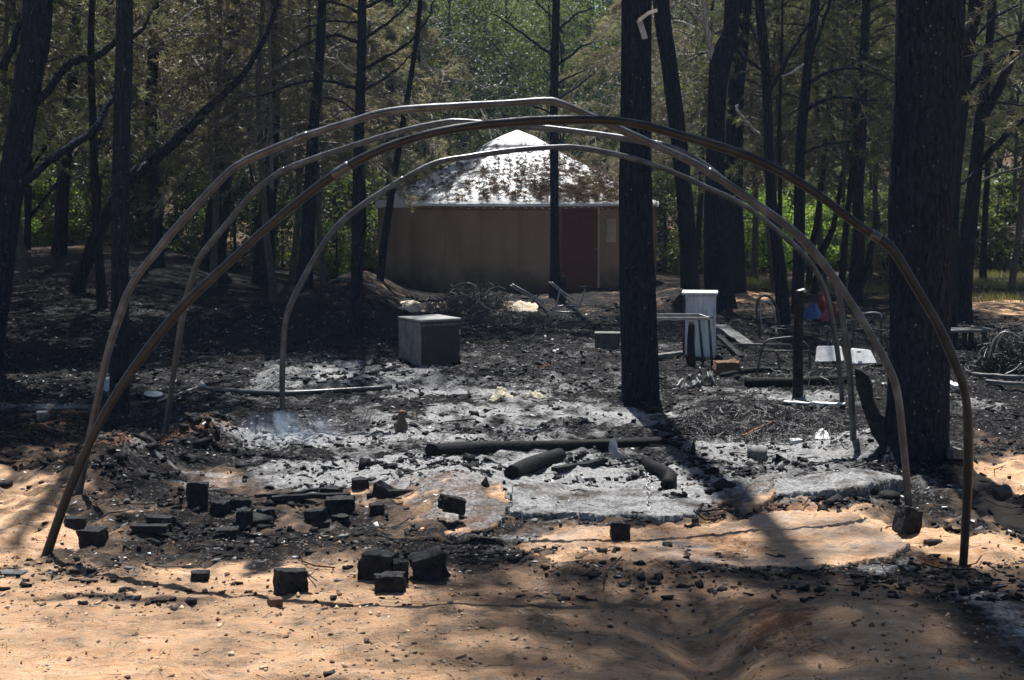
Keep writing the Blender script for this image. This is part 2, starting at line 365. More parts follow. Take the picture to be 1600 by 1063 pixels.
def m_bundle():
    t = NT('scorched_bundle'); n = t.noise(7, 4, .6, dist=.6)
    return t.fin(t.ramp(n, (.54, (.010, .010, .011)), (.62, (.5, .5, .49))), .85, 0, t.bump(n, .5, .02), .2)
M['bundle'] = m_bundle()
def m_leaf(name, cols, trans=.45, scale=1.1, rough=.55):
    t = NT(name); oi = t.n.new('ShaderNodeObjectInfo'); geo = t.n.new('ShaderNodeNewGeometry')
    n = t.noise(scale, 4, .6, vec=geo.outputs['Position']); f = t.noise(14, 2, .5, vec=geo.outputs['Position'])
    k = t.math('ADD', t.math('MULTIPLY', n, .55), t.math('ADD', t.math('MULTIPLY', f, .35), t.math('MULTIPLY', oi.outputs['Random'], .12)))
    st = np.linspace(.34, .70, len(cols)); c = t.ramp(k, *[(float(p), q) for p, q in zip(st, cols)])
    t.fin(c, max(rough, .5), 0, None, .22)
    tr = t.n.new('ShaderNodeBsdfTranslucent'); t.l.new(t.mix(1.0, c, (1.35, 1.4, .9), 'MULTIPLY'), tr.inputs['Color'])
    mx = t.n.new('ShaderNodeMixShader'); mx.inputs[0].default_value = trans
    t.l.new(t.b.outputs[0], mx.inputs[1]); t.l.new(tr.outputs[0], mx.inputs[2]); t.l.new(mx.outputs[0], t.out.inputs['Surface'])
    return t.m
M['needle_dry'] = m_leaf('scorched_pine_needles', [(.04, .035, .022), (.115, .10, .06), (.22, .19, .12), (.36, .325, .22)], .35, rough=.34)
M['needle_olive'] = m_leaf('olive_pine_needles', [(.03, .04, .02), (.075, .088, .042), (.15, .16, .08), (.27, .27, .155)], .38, rough=.34)
M['needle_green'] = m_leaf('green_pine_needles', [(.03, .055, .03), (.06, .10, .05), (.11, .15, .085)], .4, rough=.34)
M['leaf_green'] = m_leaf('green_leaves', [(.020, .032, .010), (.048, .068, .020), (.10, .125, .035), (.21, .22, .06)], .45, rough=.32)
M['leaf_dark'] = m_leaf('dark_green_leaves', [(.014, .024, .011), (.032, .046, .02), (.075, .09, .042)], .38, rough=.3)
M['leaf_brown'] = m_leaf('scorched_brown_leaves', [(.045, .035, .022), (.11, .085, .055), (.20, .16, .11), (.30, .26, .19)], .3, rough=.3)
M['leaf_bright'] = m_leaf('yellow_green_leaves', [(.06, .105, .02), (.12, .19, .035), (.23, .30, .06)], .55)  # lighter, yellower green than the other leaves
M['grass'] = m_leaf('grass_blades', [(.08, .09, .03), (.17, .165, .06), (.30, .27, .12)], .4)

# ------------------------------------------------------------------ the ground sheet
def axis(lo, fine_lo, fine_hi, hi, step, growth, cap):
    a = list(np.arange(fine_lo, fine_hi, step)); d = step; p = a[-1]
    while p < hi: d = min(d*growth, cap); p += d; a.append(p)
    d = step; p = a[0]; b = []
    while p > lo: d = min(d*growth, cap); p -= d; b.append(p)
    return np.array(b[::-1] + a)
xs = axis(-75, -4.2, 4.2, 75, .03, 1.045, 3.0)
ys = list(np.arange(-12, 5.4, .6)); p = ys[-1]
while p < 125: p += .028 if p < 11.5 else max(.028, min(1.2, .028 * (p/11.5)**1.75)); ys.append(p)
ys = np.array(ys)
X, Y = np.meshgrid(xs, ys); nx, ny = len(xs), len(ys)
Z = H(X, Y)
import bisect
_xl, _yl = xs.tolist(), ys.tolist()
def gz(x, y):                              # height of the built sheet
    i = min(max(bisect.bisect_right(_xl, x)-1, 0), nx-2); j = min(max(bisect.bisect_right(_yl, y)-1, 0), ny-2)
    u = min(max((x-_xl[i])/(_xl[i+1]-_xl[i]), 0), 1); v = min(max((y-_yl[j])/(_yl[j+1]-_yl[j]), 0), 1)
    return float((Z[j, i]*(1-u)+Z[j, i+1]*u)*(1-v) + (Z[j+1, i]*(1-u)+Z[j+1, i+1]*u)*v)
V = np.stack([X, Y, Z], -1).reshape(-1, 3)
ii = (np.arange(ny-1)[:, None]*nx + np.arange(nx-1)[None, :]).reshape(-1)
F = np.stack([ii, ii+1, ii+nx+1, ii+nx], 1)
gm = mesh_np('ground', V, F, True)
c, a, r, l = masks(V[:, 0], V[:, 1])
ca = gm.color_attributes.new('zones', 'FLOAT_COLOR', 'POINT')
ca.data.foreach_set('color', np.stack([c, a, r, l], 1).astype(np.float32).ravel())
ground = link('ground', gm, M['ground']); tag(ground, kind='structure')

# ------------------------------------------------------------------ broken concrete slabs
def slab(name, label, px_poly, thick, zone, off, seed=0, step=.022):
    P = np.array([W(x, y, .06)[:2] for x, y in px_poly]); lo, hi = P.min(0)-.05, P.max(0)+.05
    gx = np.arange(lo[0], hi[0], step); gy = np.arange(lo[1], hi[1], step); A, B = np.meshgrid(gx, gy)
    qx = A + .03*fbm(A*5, B*5, s=seed, o=3); qy = B + .03*fbm(A*5+9, B*5, s=seed+7, o=3); ins = np.zeros(A.shape, bool); n = len(P)
    for i in range(n):
        x1, y1 = P[i]; x2, y2 = P[(i+1) % n]; c_ = (y1 > qy) != (y2 > qy)
        ins ^= c_ & (qx < (x2-x1)*(qy-y1)/((y2-y1) if y2 != y1 else 1e-9) + x1)
    cell = ins[:-1, :-1] & ins[1:, :-1] & ins[:-1, 1:] & ins[1:, 1:]
    u = (A-lo[0])/(hi[0]-lo[0]); v = (B-lo[1])/(hi[1]-lo[1])
    Zt = Hs(A, B) + off(u, v) + .012*fbm(A*3, B*3, s=seed+1) + .006*fbm(A*13, B*13, s=seed+2, o=3)
    idx = np.arange(A.size).reshape(A.shape); m = A.size; F = []
    js, is_ = np.nonzero(cell)
    for j, i in zip(js, is_):
        a, b_, c_, d = idx[j, i], idx[j, i+1], idx[j+1, i+1], idx[j+1, i]; F.append((a, b_, c_, d))
        if j == 0 or not cell[j-1, i]: F.append((a, a+m, b_+m, b_))
        if j+1 >= cell.shape[0] or not cell[j+1, i]: F.append((c_, c_+m, d+m, d))
        if i == 0 or not cell[j, i-1]: F.append((d, d+m, a+m, a))
        if i+1 >= cell.shape[1] or not cell[j, i+1]: F.append((b_, b_+m, c_+m, c_))
    top = np.stack([A, B, Zt], -1).reshape(-1, 3); bot = top.copy(); bot[:, 2] -= thick
    jit = np.random.default_rng(seed).normal(0, .004, top.shape); V = np.concatenate([top+jit, bot+jit*1.5]); F = np.array(F)
    used = np.unique(F); mp = np.full(len(V), -1); mp[used] = np.arange(len(used)); V = V[used]; F = mp[F]
    me = mesh_np(name, V, F); c, a, r, l = zone(V[:, 0], V[:, 1]); ca = me.color_attributes.new('zones', 'FLOAT_COLOR', 'POINT')
    ca.data.foreach_set('color', np.clip(np.stack([c, a, r, l*0], 1), 0, 1).astype(np.float32).ravel())
    return tag(link(name, me, M['ground']), label, 'slab')
def z_ash(x, y):
    n1, n2 = fbm(x*2.6, y*4.5, s=401), fbm(x*9, y*9, s=402); return .85+.5*n1, .5+.55*n1+.45*n2, .15+.3*n2, 0*x
def z_sand(x, y):
    n1, n2 = fbm(x*2.2, y*4, s=411), fbm(x*9, y*9, s=412); return .12+.6*n1+.3*n2, .14+.35*fbm(x*2, y*2, s=413)+.15*n2, .16+.6*fbm(x*1.6, y*1.6, s=414), 0*x
def z_earth(x, y):
    n1, n2 = fbm(x*2.6, y*2.6, s=421), fbm(x*9, y*9, s=422); return .5+.6*n1+.5*n2, .18+.4*n2+.3*n1, .28+.6*n1, 0*x
slab('concrete_slab', 'long pale ash covered concrete slab edge behind the chain', [(797, 799), (905, 801), (1000, 803), (1085, 799), (1100, 778), (1000, 756), (850, 754), (800, 766)], .12, z_ash, lambda u, v: .03+.0*u, seed=1)
slab('concrete_slab', 'wide sandy concrete slab with a curved tube shadow at right', [(800, 840), (900, 818), (1010, 818), (1120, 818), (1215, 797), (1335, 800), (1425, 846), (1390, 866), (1250, 880), (1050, 872), (860, 870)], .14, z_sand, lambda u, v: -.012+.062*v+.03*u*u, seed=2)
slab('concrete_slab', 'grey concrete slab with broken edge beside the tilted charred block', [(1110, 754), (1240, 748), (1395, 748), (1418, 760), (1350, 774), (1260, 772), (1150, 778)], .11, z_ash, lambda u, v: .025+.05*u, seed=3)
slab('concrete_slab', 'brown earthy tilted slab in the middle with one charred block on it', [(622, 806), (660, 822), (720, 830), (778, 816), (800, 792), (782, 770), (730, 752), (672, 752), (630, 775)], .10, z_earth, lambda u, v: -.012+.05*u*u+.02*u, seed=4)
slab('concrete_slab', 'small tilted slab of broken concrete right of the chain', [(1150, 788), (1185, 792), (1213, 774), (1210, 752), (1180, 754), (1160, 768)], .10, z_earth, lambda u, v: .015+.05*u, seed=5)

# ------------------------------------------------------------------ the four bent tube hoops
def hoop(label, trace, seed):
    a, b = G(*trace[0]), G(*trace[-1]); d = (b-a); nrm = Vector((-d.y, d.x, 0)).normalized(); pts = []
    for px, py in trace:
        rr = ray(px, py); t = (a - cam.location).dot(nrm)/rr.dot(nrm); pts.append(cam.location + rr*t)
    pts[0] = pts[0] + (pts[0]-pts[1]).normalized()*.14; pts[-1] = pts[-1] + (pts[-1]-pts[-2]).normalized()*.14
    S = spline(pts, 5); rr_ = random.Random(seed)
    rad = [.0255 + .0018*math.sin(i*.37+seed) + rr_.uniform(-.0008, .0008) for i in range(len(S))]
    mb = MB(); mb.tube(S, rad, 14)
    o = mb.build('tent_hoop', M['steel_dark' if seed == 1 else 'steel'], None, True)
    for q in ((.27, .63), (.33, .70), (.30, .66), (.36, .58))[seed-1]:
        i = int(len(S)*q); mb = MB(); mb.tube([S[i]+(S[i+1]-S[i])*k for k in (0, .02, .5, .98, 1.0)] + [S[i+1]+(S[i+2]-S[i+1])*k for k in (.3, .6, .62)], [r_+.0255 for r_ in (.001, .0035, .0035, .0035, .0035, .0035, .0035, .001)], 14); mb.build('sleeve', M['steel'], o, True)
    return tag(o, label, 'tent frame', 'bent tube hoops of the burnt tent')
hoop('dark bent tube hoop nearest the camera, its feet lowest in the picture',
     [(72,870),(105,775),(150,672),(200,588),(280,485),(360,408),(430,345),(520,275),(600,232),(690,205),(790,192),(900,187),(985,192),(1060,211),(1170,245),(1260,292),(1338,350),(1385,381),(1404,404),(1430,447),(1466,509),(1490,563),(1505,603),(1512,650),(1513,720),(1510,800),(1505,885)], 1)
hoop('grey bent tube hoop second from the front, the highest at its crown',
     [(122,775),(146,655),(169,550),(190,485),(200,457),(217,428),(244,394),(281,350),(352,274),(378,255),(410,240),(474,214),(540,193),(611,174),(720,166),(787,162),(850,158),(872,161),(903,173),(935,187),(970,203),(1021,226),(1070,248),(1097,262),(1145,293),(1195,327),(1240,361),(1274,396),(1317,454),(1355,513),(1386,570),(1402,614),(1413,709),(1420,792)], 2)
hoop('brownish bent tube hoop third from the front, half hidden behind two others',
     [(258,682),(268,607),(278,540),(288,479),(298,441),(308,411),(324,387),(352,353),(392,305),(434,272),(474,254),(535,233),(625,206),(693,192),(722,190),(760,193),(835,199),(870,202),(936,210),(980,217),(1031,226),(1070,240),(1104,260),(1150,299),(1200,334),(1236,361),(1270,397),(1304,441),(1317,500),(1328,583),(1334,697)], 3)
hoop('pale grey bent tube hoop farthest back, the lowest and smallest',
     [(442,650),(441,600),(442,560),(444,526),(447,499),(456,472),(476,432),(503,385),(530,350),(564,322),(611,291),(676,256),(733,245),(801,235),(869,230),(903,231),(970,243),(1021,258),(1070,277),(1097,290),(1155,317),(1195,344),(1223,368),(1250,392),(1274,422),(1290,457),(1298,490),(1310,560),(1316,630)], 4)

# ------------------------------------------------------------------ trees
def resample(pts, step):
    P = spline(pts, 8); out = [P[0]]; acc = 0
    for i in range(1, len(P)):
        acc += (P[i]-P[i-1]).length
        if acc >= step: out.append(P[i]); acc = 0
    if (out[-1]-P[-1]).length > 1e-4: out.append(P[-1])
    return out
def trunk_mesh(name, path, sides=18, step=.12, bark=.07, seed=0):
    """path: list of (Vector, radius) from foot to top"""
    P = [p for p, _ in path]; L = [0.0]
    for i in range(1, len(P)): L.append(L[-1] + (P[i]-P[i-1]).length)
    S = resample(P, step); ls = [0.0]
    for i in range(1, len(S)): ls.append(ls[-1] + (S[i]-S[i-1]).length)
    R = np.interp(np.array(ls)/max(ls[-1], 1e-6), np.array(L)/L[-1], [r for _, r in path])
    n = len(S); th = np.arange(sides)/sides*2*math.pi; V = np.zeros((n, sides, 3))
    a = Vector((1, 0, 0))
    for i in range(n):
        t = (S[min(i+1, n-1)]-S[max(i-1, 0)]).normalized(); a = (a - t*a.dot(t)).normalized(); b = t.cross(a)
        rid = fbm(np.cos(th)*2.2+seed, np.sin(th)*2.2, ls[i]*.9, s=seed, o=3)*1.0 + fbm(np.cos(th)*5.5, np.sin(th)*5.5, ls[i]*3.2, s=seed+5, o=2)*.6
        rr = R[i]*(1 + bark*rid*1.6)
        V[i] = np.array(S[i]) + np.outer(np.cos(th)*rr, np.array(a)) + np.outer(np.sin(th)*rr, np.array(b))
    F = [(i*sides+k, i*sides+(k+1) % sides, (i+1)*sides+(k+1) % sides, (i+1)*sides+k) for i in range(n-1) for k in range(sides)]
    return mesh_np(name, V.reshape(-1, 3), F, True)
def px_path(tr, Y, top_z, base_sink=.25):
    """trace of (px, py, width_px) from foot to the top of the picture at distance Y, carried on up to top_z"""
    out = [(at(x, y, Y), w*Y/FPX/2*1.0) for x, y, w in tr]
    p, r = out[0]; out.insert(0, (p + Vector((0, 0, -base_sink)), r*1.18))
    d = (out[-1][0]-out[-2][0]); d = d/max(d.z, .05)
    if out[-1][0].z < top_z:
        p, r = out[-1]; h = top_z - p.z
        out.append((p + Vector((d.x*.5, 0, 1))*h*.5, r*.8)); out.append((p + Vector((d.x*.35, .02, 1))*h, r*.35))
    return out

def needles(tufts, dirs, n, ln, wd, rng, spread=.75):
    """thin triangles fanned round each tuft"""
    T = np.repeat(np.asarray(tufts), n, 0); D = np.repeat(np.asarray(dirs), n, 0)
    d = D + rng.normal(0, spread, T.shape); d[:, 2] -= .12; d /= np.linalg.norm(d, axis=1)[:, None]
    side = np.cross(d, rng.normal(0, 1, T.shape)); side /= np.linalg.norm(side, axis=1)[:, None]+1e-9
    L = (ln*rng.uniform(.6, 1.25, len(T)))[:, None]; w = wd/2
    base = T + rng.normal(0, .012, T.shape)
    v = np.stack([base - side*w, base + side*w, base + d*L], 1).reshape(-1, 3)
    return v, np.arange(len(v)).reshape(-1, 3)
def pine_parts(seed, z0, z1, R, nl, sec, tuf, ndl, up=.25, droop=.35, ln=.14, wd=.011, bare=.0, prof=None):
    rng = np.random.default_rng(seed); mb = MB(); tufts = []; dirs = []; mb.tube([(0, 0, z0-.3), (0, 0, (z0+z1)/2), (0, 0, z1+.1)], [.04, .03, .012], 5)
    for i in range(nl):
        f = (i+rng.uniform(0, 1))/nl; z = z0+(z1-z0)*f; az = i*2.39996+rng.uniform(-.5, .5)
        L = R*(prof(f) if prof else (1-.75*f**1.3))*rng.uniform(.55, 1.12); o = np.array([math.cos(az), math.sin(az), 0.0])
        P = []; wob = rng.normal(0, .09, 3); s = np.array([-o[1], o[0], 0])
        for k in range(7):
            t = k/6; P.append(np.array([0, 0, z]) + o*L*t + np.array([0, 0, 1.0])*(up*L*math.sin(t*2.2) - droop*L*t*t) + s*L*(wob[0]*math.sin(t*3.1)+wob[1]*t*t))
        mb.tube(P, [.010+.016*L/2*(1-k/6.3) for k in range(7)], 4, False)
        live = rng.random() > bare
        for j in range(sec):
            t = .22+.78*(j+rng.uniform(0, 1))/sec; k = min(5, int(t*6)); q = P[k]+(P[k+1]-P[k])*(t*6-k)
            tang = P[k+1]-P[k]; tang /= np.linalg.norm(tang)
            d = tang*.75 + s*(1 if j % 2 else -1)*rng.uniform(.4, 1.0) + np.array([0, 0, rng.uniform(-.35, .5)]); d /= np.linalg.norm(d)
            l = L*(.2+.2*(1-t))*rng.uniform(.7, 1.3); bend = rng.normal(0, .18, 3); bend[2] -= .1
            S = [q + d*l*u + bend*l*u*u for u in (0, .35, .7, 1.0)]
            mb.tube(S, [.008, .0068, .0055, .004], 3, False)
            if live:
                for m in range(tuf):
                    u = .2+.85*(m+rng.random())/tuf; tufts.append(q + d*l*u + bend*l*u*u + rng.normal(0, .03, 3)); dirs.append(d*.9 + np.array([0, 0, .25]))
    nv, nf = needles(tufts, dirs, ndl, ln, wd, rng) if tufts else (None, None)
    return mb, nv, nf
def leaf_cloud(seed, clumps, per, size, flat=.35):
    rng = np.random.default_rng(seed); C = []
    for c, r in clumps:
        g = rng.normal(0, 1, (per, 3)); g /= np.linalg.norm(g, axis=1)[:, None]; g *= (rng.uniform(.15, 1, per)**.45)[:, None]
        C.append(np.asarray(c) + g*np.asarray(r))
    C = np.concatenate(C); n = len(C)
    nrm = rng.normal(0, 1, (n, 3)); nrm[:, 2] = np.abs(nrm[:, 2])+flat; nrm /= np.linalg.norm(nrm, axis=1)[:, None]
    u = np.cross(nrm, rng.normal(0, 1, (n, 3))); u /= np.linalg.norm(u, axis=1)[:, None]; v = np.cross(nrm, u)
    s = (size*rng.uniform(.55, 1.3, n))[:, None]
    q = np.stack([C - u*s, C - v*s*.45 + nrm*s*.12, C + u*s, C + v*s*.45 + nrm*s*.12], 1).reshape(-1, 3)
    return q, np.arange(len(q)).reshape(-1, 4)
def broad_parts(seed, z0, z1, R, ncl, per, size, stems=14):
    rng = np.random.default_rng(seed); cl = []; mb = MB(); mb.tube([(0, 0, -.1), (0, 0, z1*.5), (0, 0, z1*.9)], [.045, .03, .01], 5)
    for i in range(ncl):
        f = rng.random(); az = rng.uniform(0, 6.283); rad = R*math.sqrt(rng.random())*(math.sin(math.pi*(.12+.80*f))**.7)
        c = np.array([math.cos(az)*rad, math.sin(az)*rad, z0+(z1-z0)*f]); r = R*rng.uniform(.16, .34); cl.append((c, (r, r, r*rng.uniform(.55, .95))))
        if i < stems:
            zb = max(.08, c[2]-rng.uniform(.5, 1.1)*np.hypot(c[0], c[1])-.3); b = np.array([0, 0, zb]); mid = (b+c)/2+rng.normal(0, .12, 3)
            mb.tube([b, mid, c], [.04, .026, .01], 5, False)
    v, f = leaf_cloud(seed+1, cl, per, size); return mb, v, f
def merge(parts):
    V = []; F = []; b = 0
    for v, f in parts: V.append(v); F.append(f+b); b += len(v)
    return np.concatenate(V), np.concatenate(F)

# shared crown meshes --------------------------------------------------------
PINE = {}
def mk_pine(key, mat, bark, *a, **k):
    mb, v, f = pine_parts(*a, **k); lm = bpy.data.meshes.new('limbs_'+key); lm.from_pydata(mb.v, [], mb.f); lm.materials.append(bark)
    nm = None
    if v is not None: nm = mesh_np('needles_'+key, v, f); nm.materials.append(mat)
    PINE[key] = (lm, nm)
full = lambda f: .55+.6*math.sin(math.pi*min(1, f*1.1+.12))-.75*f**3
mk_pine('dry_a', M['needle_dry'], M['twig'], 101, 2.5, 8.0, 2.9, 40, 11, 7, 10, wd=.014, prof=full, bare=.15)
mk_pine('dry_b', M['needle_dry'], M['twig'], 102, 2.3, 7.6, 2.7, 36, 11, 7, 10, wd=.014, prof=full, bare=.3, droop=.5)
mk_pine('olive_a', M['needle_olive'], M['bark_grey'], 103, 2.5, 8.0, 3.0, 42, 12, 8, 10, wd=.014, prof=full, droop=.5)
mk_pine('olive_b', M['needle_olive'], M['bark_grey'], 104, 2.3, 7.6, 2.8, 38, 12, 8, 10, wd=.014, prof=full, bare=.1, up=.35)
mk_pine('green_a', M['needle_green'], M['bark_dark'], 105, 1.0, 8.5, 2.9, 44, 12, 8, 10, wd=.014, prof=full)
mk_pine('high_sparse', M['needle_dry'], M['bark_dark'], 106, -2.0, 2.4, 2.5, 34, 11, 6, 9, prof=full, bare=.15)
mk_pine('high_dense', M['needle_olive'], M['bark_dark'], 107, -2.4, 2.8, 3.0, 80, 13, 7, 10, prof=full, ln=.2, wd=.03)
mk_pine('high_mid', M['needle_olive'], M['bark_dark'], 109, -2.4, 2.8, 3.0, 46, 11, 6, 9, prof=full, ln=.18, wd=.028)
mk_pine('bare', M['needle_dry'], M['bark_dark'], 108, -2.6, 1.6, 1.9, 26, 9, 3, 5, prof=full, bare=.96)
BROAD = {}
def mk_broad(key, mat, bark, *a, **k):
    mb, v, f = broad_parts(*a, **k); lm = bpy.data.meshes.new('limbs_'+key); lm.from_pydata(mb.v, [], mb.f); lm.materials.append(bark)
    nm = mesh_np('leaves_'+key, v, f); nm.materials.append(mat); BROAD[key] = (lm, nm)
mk_broad('green_a', M['leaf_green'], M['bark_dark'], 201, .8, 7.5, 2.8, 60, 210, .06)
mk_broad('green_b', M['leaf_green'], M['bark_dark'], 202, .8, 7.0, 2.6, 52, 210, .055)
mk_broad('dark_a', M['leaf_dark'], M['bark_dark'], 203, .8, 7.5, 2.9, 60, 200, .06)
mk_broad('dark_b', M['leaf_dark'], M['bark_dark'], 204, .5, 6.8, 2.8, 56, 200, .06)
mk_broad('brown_a', M['leaf_brown'], M['bark_dark'], 205, 2.4, 7.5, 2.8, 52, 200, .055)
mk_broad('bright', M['leaf_bright'], M['bark_dark'], 206, 1.2, 7.5, 2.6, 52, 210, .055)
mk_broad('shrub_green', M['leaf_bright'], M['bark_dark'], 207, .05, 1.4, 1.1, 36, 170, .04, stems=6)
mk_broad('shrub_dark', M['leaf_green'], M['bark_dark'], 208, .05, 1.6, 1.2, 36, 170, .042, stems=6)
mk_broad('shrub_brown', M['leaf_brown'], M['bark_dark'], 209, .05, 1.2, 1.0, 30, 140, .038, stems=6)
straight = {}
def stock_trunk(i):
    if i not in straight:
        rr = random.Random(900+i); h = 9.0; path = [(Vector((0, 0, -.4)), .11), (Vector((0, 0, .15)), .08)]
        x = y = 0
        for k in range(1, 8):
            x += rr.uniform(-.13, .13); y += rr.uniform(-.13, .13); path.append((Vector((x, y, h*k/7)), .075*(1-.82*k/7)))
        straight[i] = trunk_mesh('stock_trunk', path, 10, .35, .05, i); straight[i].materials.append(M['bark_dark'] if i % 2 else M['bark_grey'])
    return straight[i]
def child(name, me, par, loc=(0,0,0), rz=0.0, sc=1.0):
    o = bpy.data.objects.new(name, me); COL.objects.link(o); o.parent = par; o.location = loc; o.rotation_euler = (0, 0, rz); o.scale = (sc, sc, sc); return o
SEEN = {}
PLACES = [(-30, 'just beyond the left edge'), (55, 'at the left edge'), (130, 'behind the leaning left trunk'), (215, 'behind the far left trunk'), (290, 'right of the far left trunk'), (370, 'behind the trunk in deep shade'), (440, 'above the brown bank'), (520, 'behind the black bank trunk'), (600, 'behind the straight trunk left of the yurt'), (680, 'above the left eave of the yurt'), (760, 'left of the yurt peak'), (830, 'right behind the yurt peak'), (890, 'above the red door'), (960, 'left of the thick middle trunk'), (1030, 'behind the thick middle trunk'), (1100, 'left of the forked trunk'), (1170, 'right of the forked trunk'), (1230, 'behind the hooped chair'), (1285, 'behind the burnt post'), (1345, 'behind the arching bare limbs'), (1400, 'left of the thickest trunk'), (1480, 'behind the thickest trunk'), (1550, 'right of the thickest trunk'), (1640, 'at the right edge'), (9999, 'just beyond the right edge')]
ROWS = [(22, 'well forward'), (25.3, 'forward'), (29, 'half forward'), (32, 'in front row'), (33.6, 'in next row'), (34.6, 'in second row'), (35.5, 'in third row'), (37.5, 'in fourth row'), (42, 'in fifth row'), (46.5, 'in sixth row'), (51, 'in seventh row'), (999, 'in deepest row')]
def wood(name, kind, key, px, Y, label, group, sc=1.0, rz=None, trunk=True, z=None, cz=0.0):
    label = label + ' ' + next(t for lim, t in ROWS if Y < lim) + ', ' + next(t for lim, t in PLACES if px < lim)
    p = at(px, 300, Y); x = p.x; zz = gz(x, Y) if z is None else z
    if label in SEEN:
        q, ox = SEEN[label]; q['label'] = label + (', left one' if ox < px else ', right one'); label += ', right one' if ox < px else ', left one'
    o = thing(name, (x, Y, zz), label, 'shrub' if 'shrub' in name else 'tree', group)
    o.rotation_euler = (0, 0, rnd.uniform(0, 6.28) if rz is None else rz); o.scale = (sc, sc, sc*rnd.uniform(.92, 1.1))
    SEEN[label] = (o, px)
    lm, nm = (PINE if kind == 'p' else BROAD)[key]
    if trunk: child('trunk', stock_trunk(rnd.randrange(4)), o)
    child('limbs', lm, o, (0, 0, cz))
    if nm is not None: child('crown', nm, o, (0, 0, cz))
    return o
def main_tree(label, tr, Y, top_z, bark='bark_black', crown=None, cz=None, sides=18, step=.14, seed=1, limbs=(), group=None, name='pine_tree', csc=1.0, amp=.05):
    path = px_path(tr, Y, top_z); p0 = path[1][0]; z0 = gz(p0.x, Y)
    if z0 < p0.z - .1: path[0] = (Vector((p0.x, Y, z0-.25)), path[0][1])
    o = thing(name, (p0.x, Y, z0), label, 'tree', group)
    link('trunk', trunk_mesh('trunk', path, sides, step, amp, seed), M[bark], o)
    if limbs:
        for lt, mat in limbs:
            mb = MB(); pts = [at(x, y, Y+dy) for x, y, w, dy in lt]; S = spline(pts, 5)
            R = np.interp(np.linspace(0, 1, len(S)), np.linspace(0, 1, len(lt)), [w*Y/FPX/2 for x, y, w, dy in lt]); rr = random.Random(seed)
            S = [S[0]] + [s + Vector((rr.uniform(-1, 1), 0, rr.uniform(-1, 1)))*.012 for s in S[1:]]
            mb.tube(S, list(R), 7); mb.build('limb', M[mat], o, True)
    if crown:
        top = path[-1][0]; lm, nm = PINE[crown]; loc = Vector((np.interp(cz, [q.z for q, _ in path], [q.x for q, _ in path]), Y, cz)) - o.location
        rz = rnd.uniform(0, 6.28); child('crown_limbs', lm, o, loc, rz, csc)
        if nm is not None: child('crown', nm, o, loc, rz, csc)
    return o
bb, bd, bgw, dw = 'bark_black', 'bark_dark', 'bark_grey', 'dead_wood'
main_tree('thickest charred pine trunk at right, beside the nearest hoop', [(1426,724,134),(1430,705,110),(1432,680,101),(1434,620,96),(1437,500,93),(1439,330,96),(1447,180,99),(1455,0,103)], 11.35, 15.5, crown='high_sparse', cz=13.2, sides=40, step=.06, seed=3, amp=.045)
main_tree('thick black pine trunk right of the middle with a metal bracket nailed high', [(1000,640,82),(1000,628,66),(1001,612,60),(1000,560,58),(996,450,57),(993,250,50),(995,0,45)], 14.3, 22, crown='high_dense', cz=19.5, sides=32, step=.07, seed=4, csc=.76)
main_tree('slim charred trunk standing in front of the yurt beside its red door', [(868,450,19),(867,400,15),(866,300,13),(866,150,12.5),(869,0,11)], 27.2, 15, crown='high_sparse', cz=13.2, sides=14, seed=5,
          limbs=[([(866,90,6,0),(840,70,4.5,.1),(800,40,3.5,.2),(772,22,2.5,.3)], bb), ([(866,105,5,0),(890,88,4,-.1),(910,72,3,-.2),(930,66,2,-.2)], bb), ([(866,55,5,0),(885,35,4,.1),(905,20,3,.1),(930,12,2,.1)], bb), ([(866,135,4,0),(890,120,3,0),(915,110,2,.1)], bb), ([(866,180,4,0),(830,165,3,.2),(790,162,2,.3)], bb), ([(866,160,4,0),(895,140,3,0),(925,118,2.2,0)], bb), ([(866,30,4,0),(850,15,3,.1),(838,2,3,.1)], bb)])
main_tree('straight charred trunk left of the yurt with bare drooping twigs', [(557,524,26),(556,500,22),(558,420,19),(559,300,16),(563,150,15),(566,0,13)], 21.0, 13, crown='high_sparse', cz=11.5, sides=16, seed=6, csc=.8,
          limbs=[([(565,15,6,0),(600,-2,5,.1),(640,-30,3,.2)], bb), ([(563,65,6,0),(590,48,5,-.2),(625,20,3.5,-.3),(655,-15,2.5,-.4)], bb), ([(561,112,6,0),(600,92,5,-.3),(640,65,3.5,-.4),(668,30,2.4,-.5),(678,0,2,-.5)], bb), ([(560,145,5,0),(590,130,4,.1),(620,108,3,.2),(648,80,2,.3)], bb),
                 ([(562,68,6,0),(525,56,5,.2),(480,68,4,.4),(440,92,2.6,.5)], bb), ([(560,140,6,0),(515,128,5,.2),(465,130,4,.3),(420,146,3,.4),(380,155,2,.4)], bb), ([(560,116,4,0),(540,105,3.5,-.1),(526,88,3,-.1),(532,74,2,-.1)], dw), ([(565,22,5,0),(540,10,4,.2),(510,2,3,.3)], bb), ([(558,178,4,0),(535,160,3,.2),(505,152,2,.2)], bb), ([(563,36,4,0),(515,34,3,.3),(470,46,2,.3)], bb)])
main_tree('charred upright trunk at far left, just behind two hoop legs', [(186,652,34),(187,600,31),(187,500,28),(188,350,26),(190,200,26),(195,0,25)], 13.6, 12, crown='bare', cz=10.5, sides=26, step=.09, seed=7)
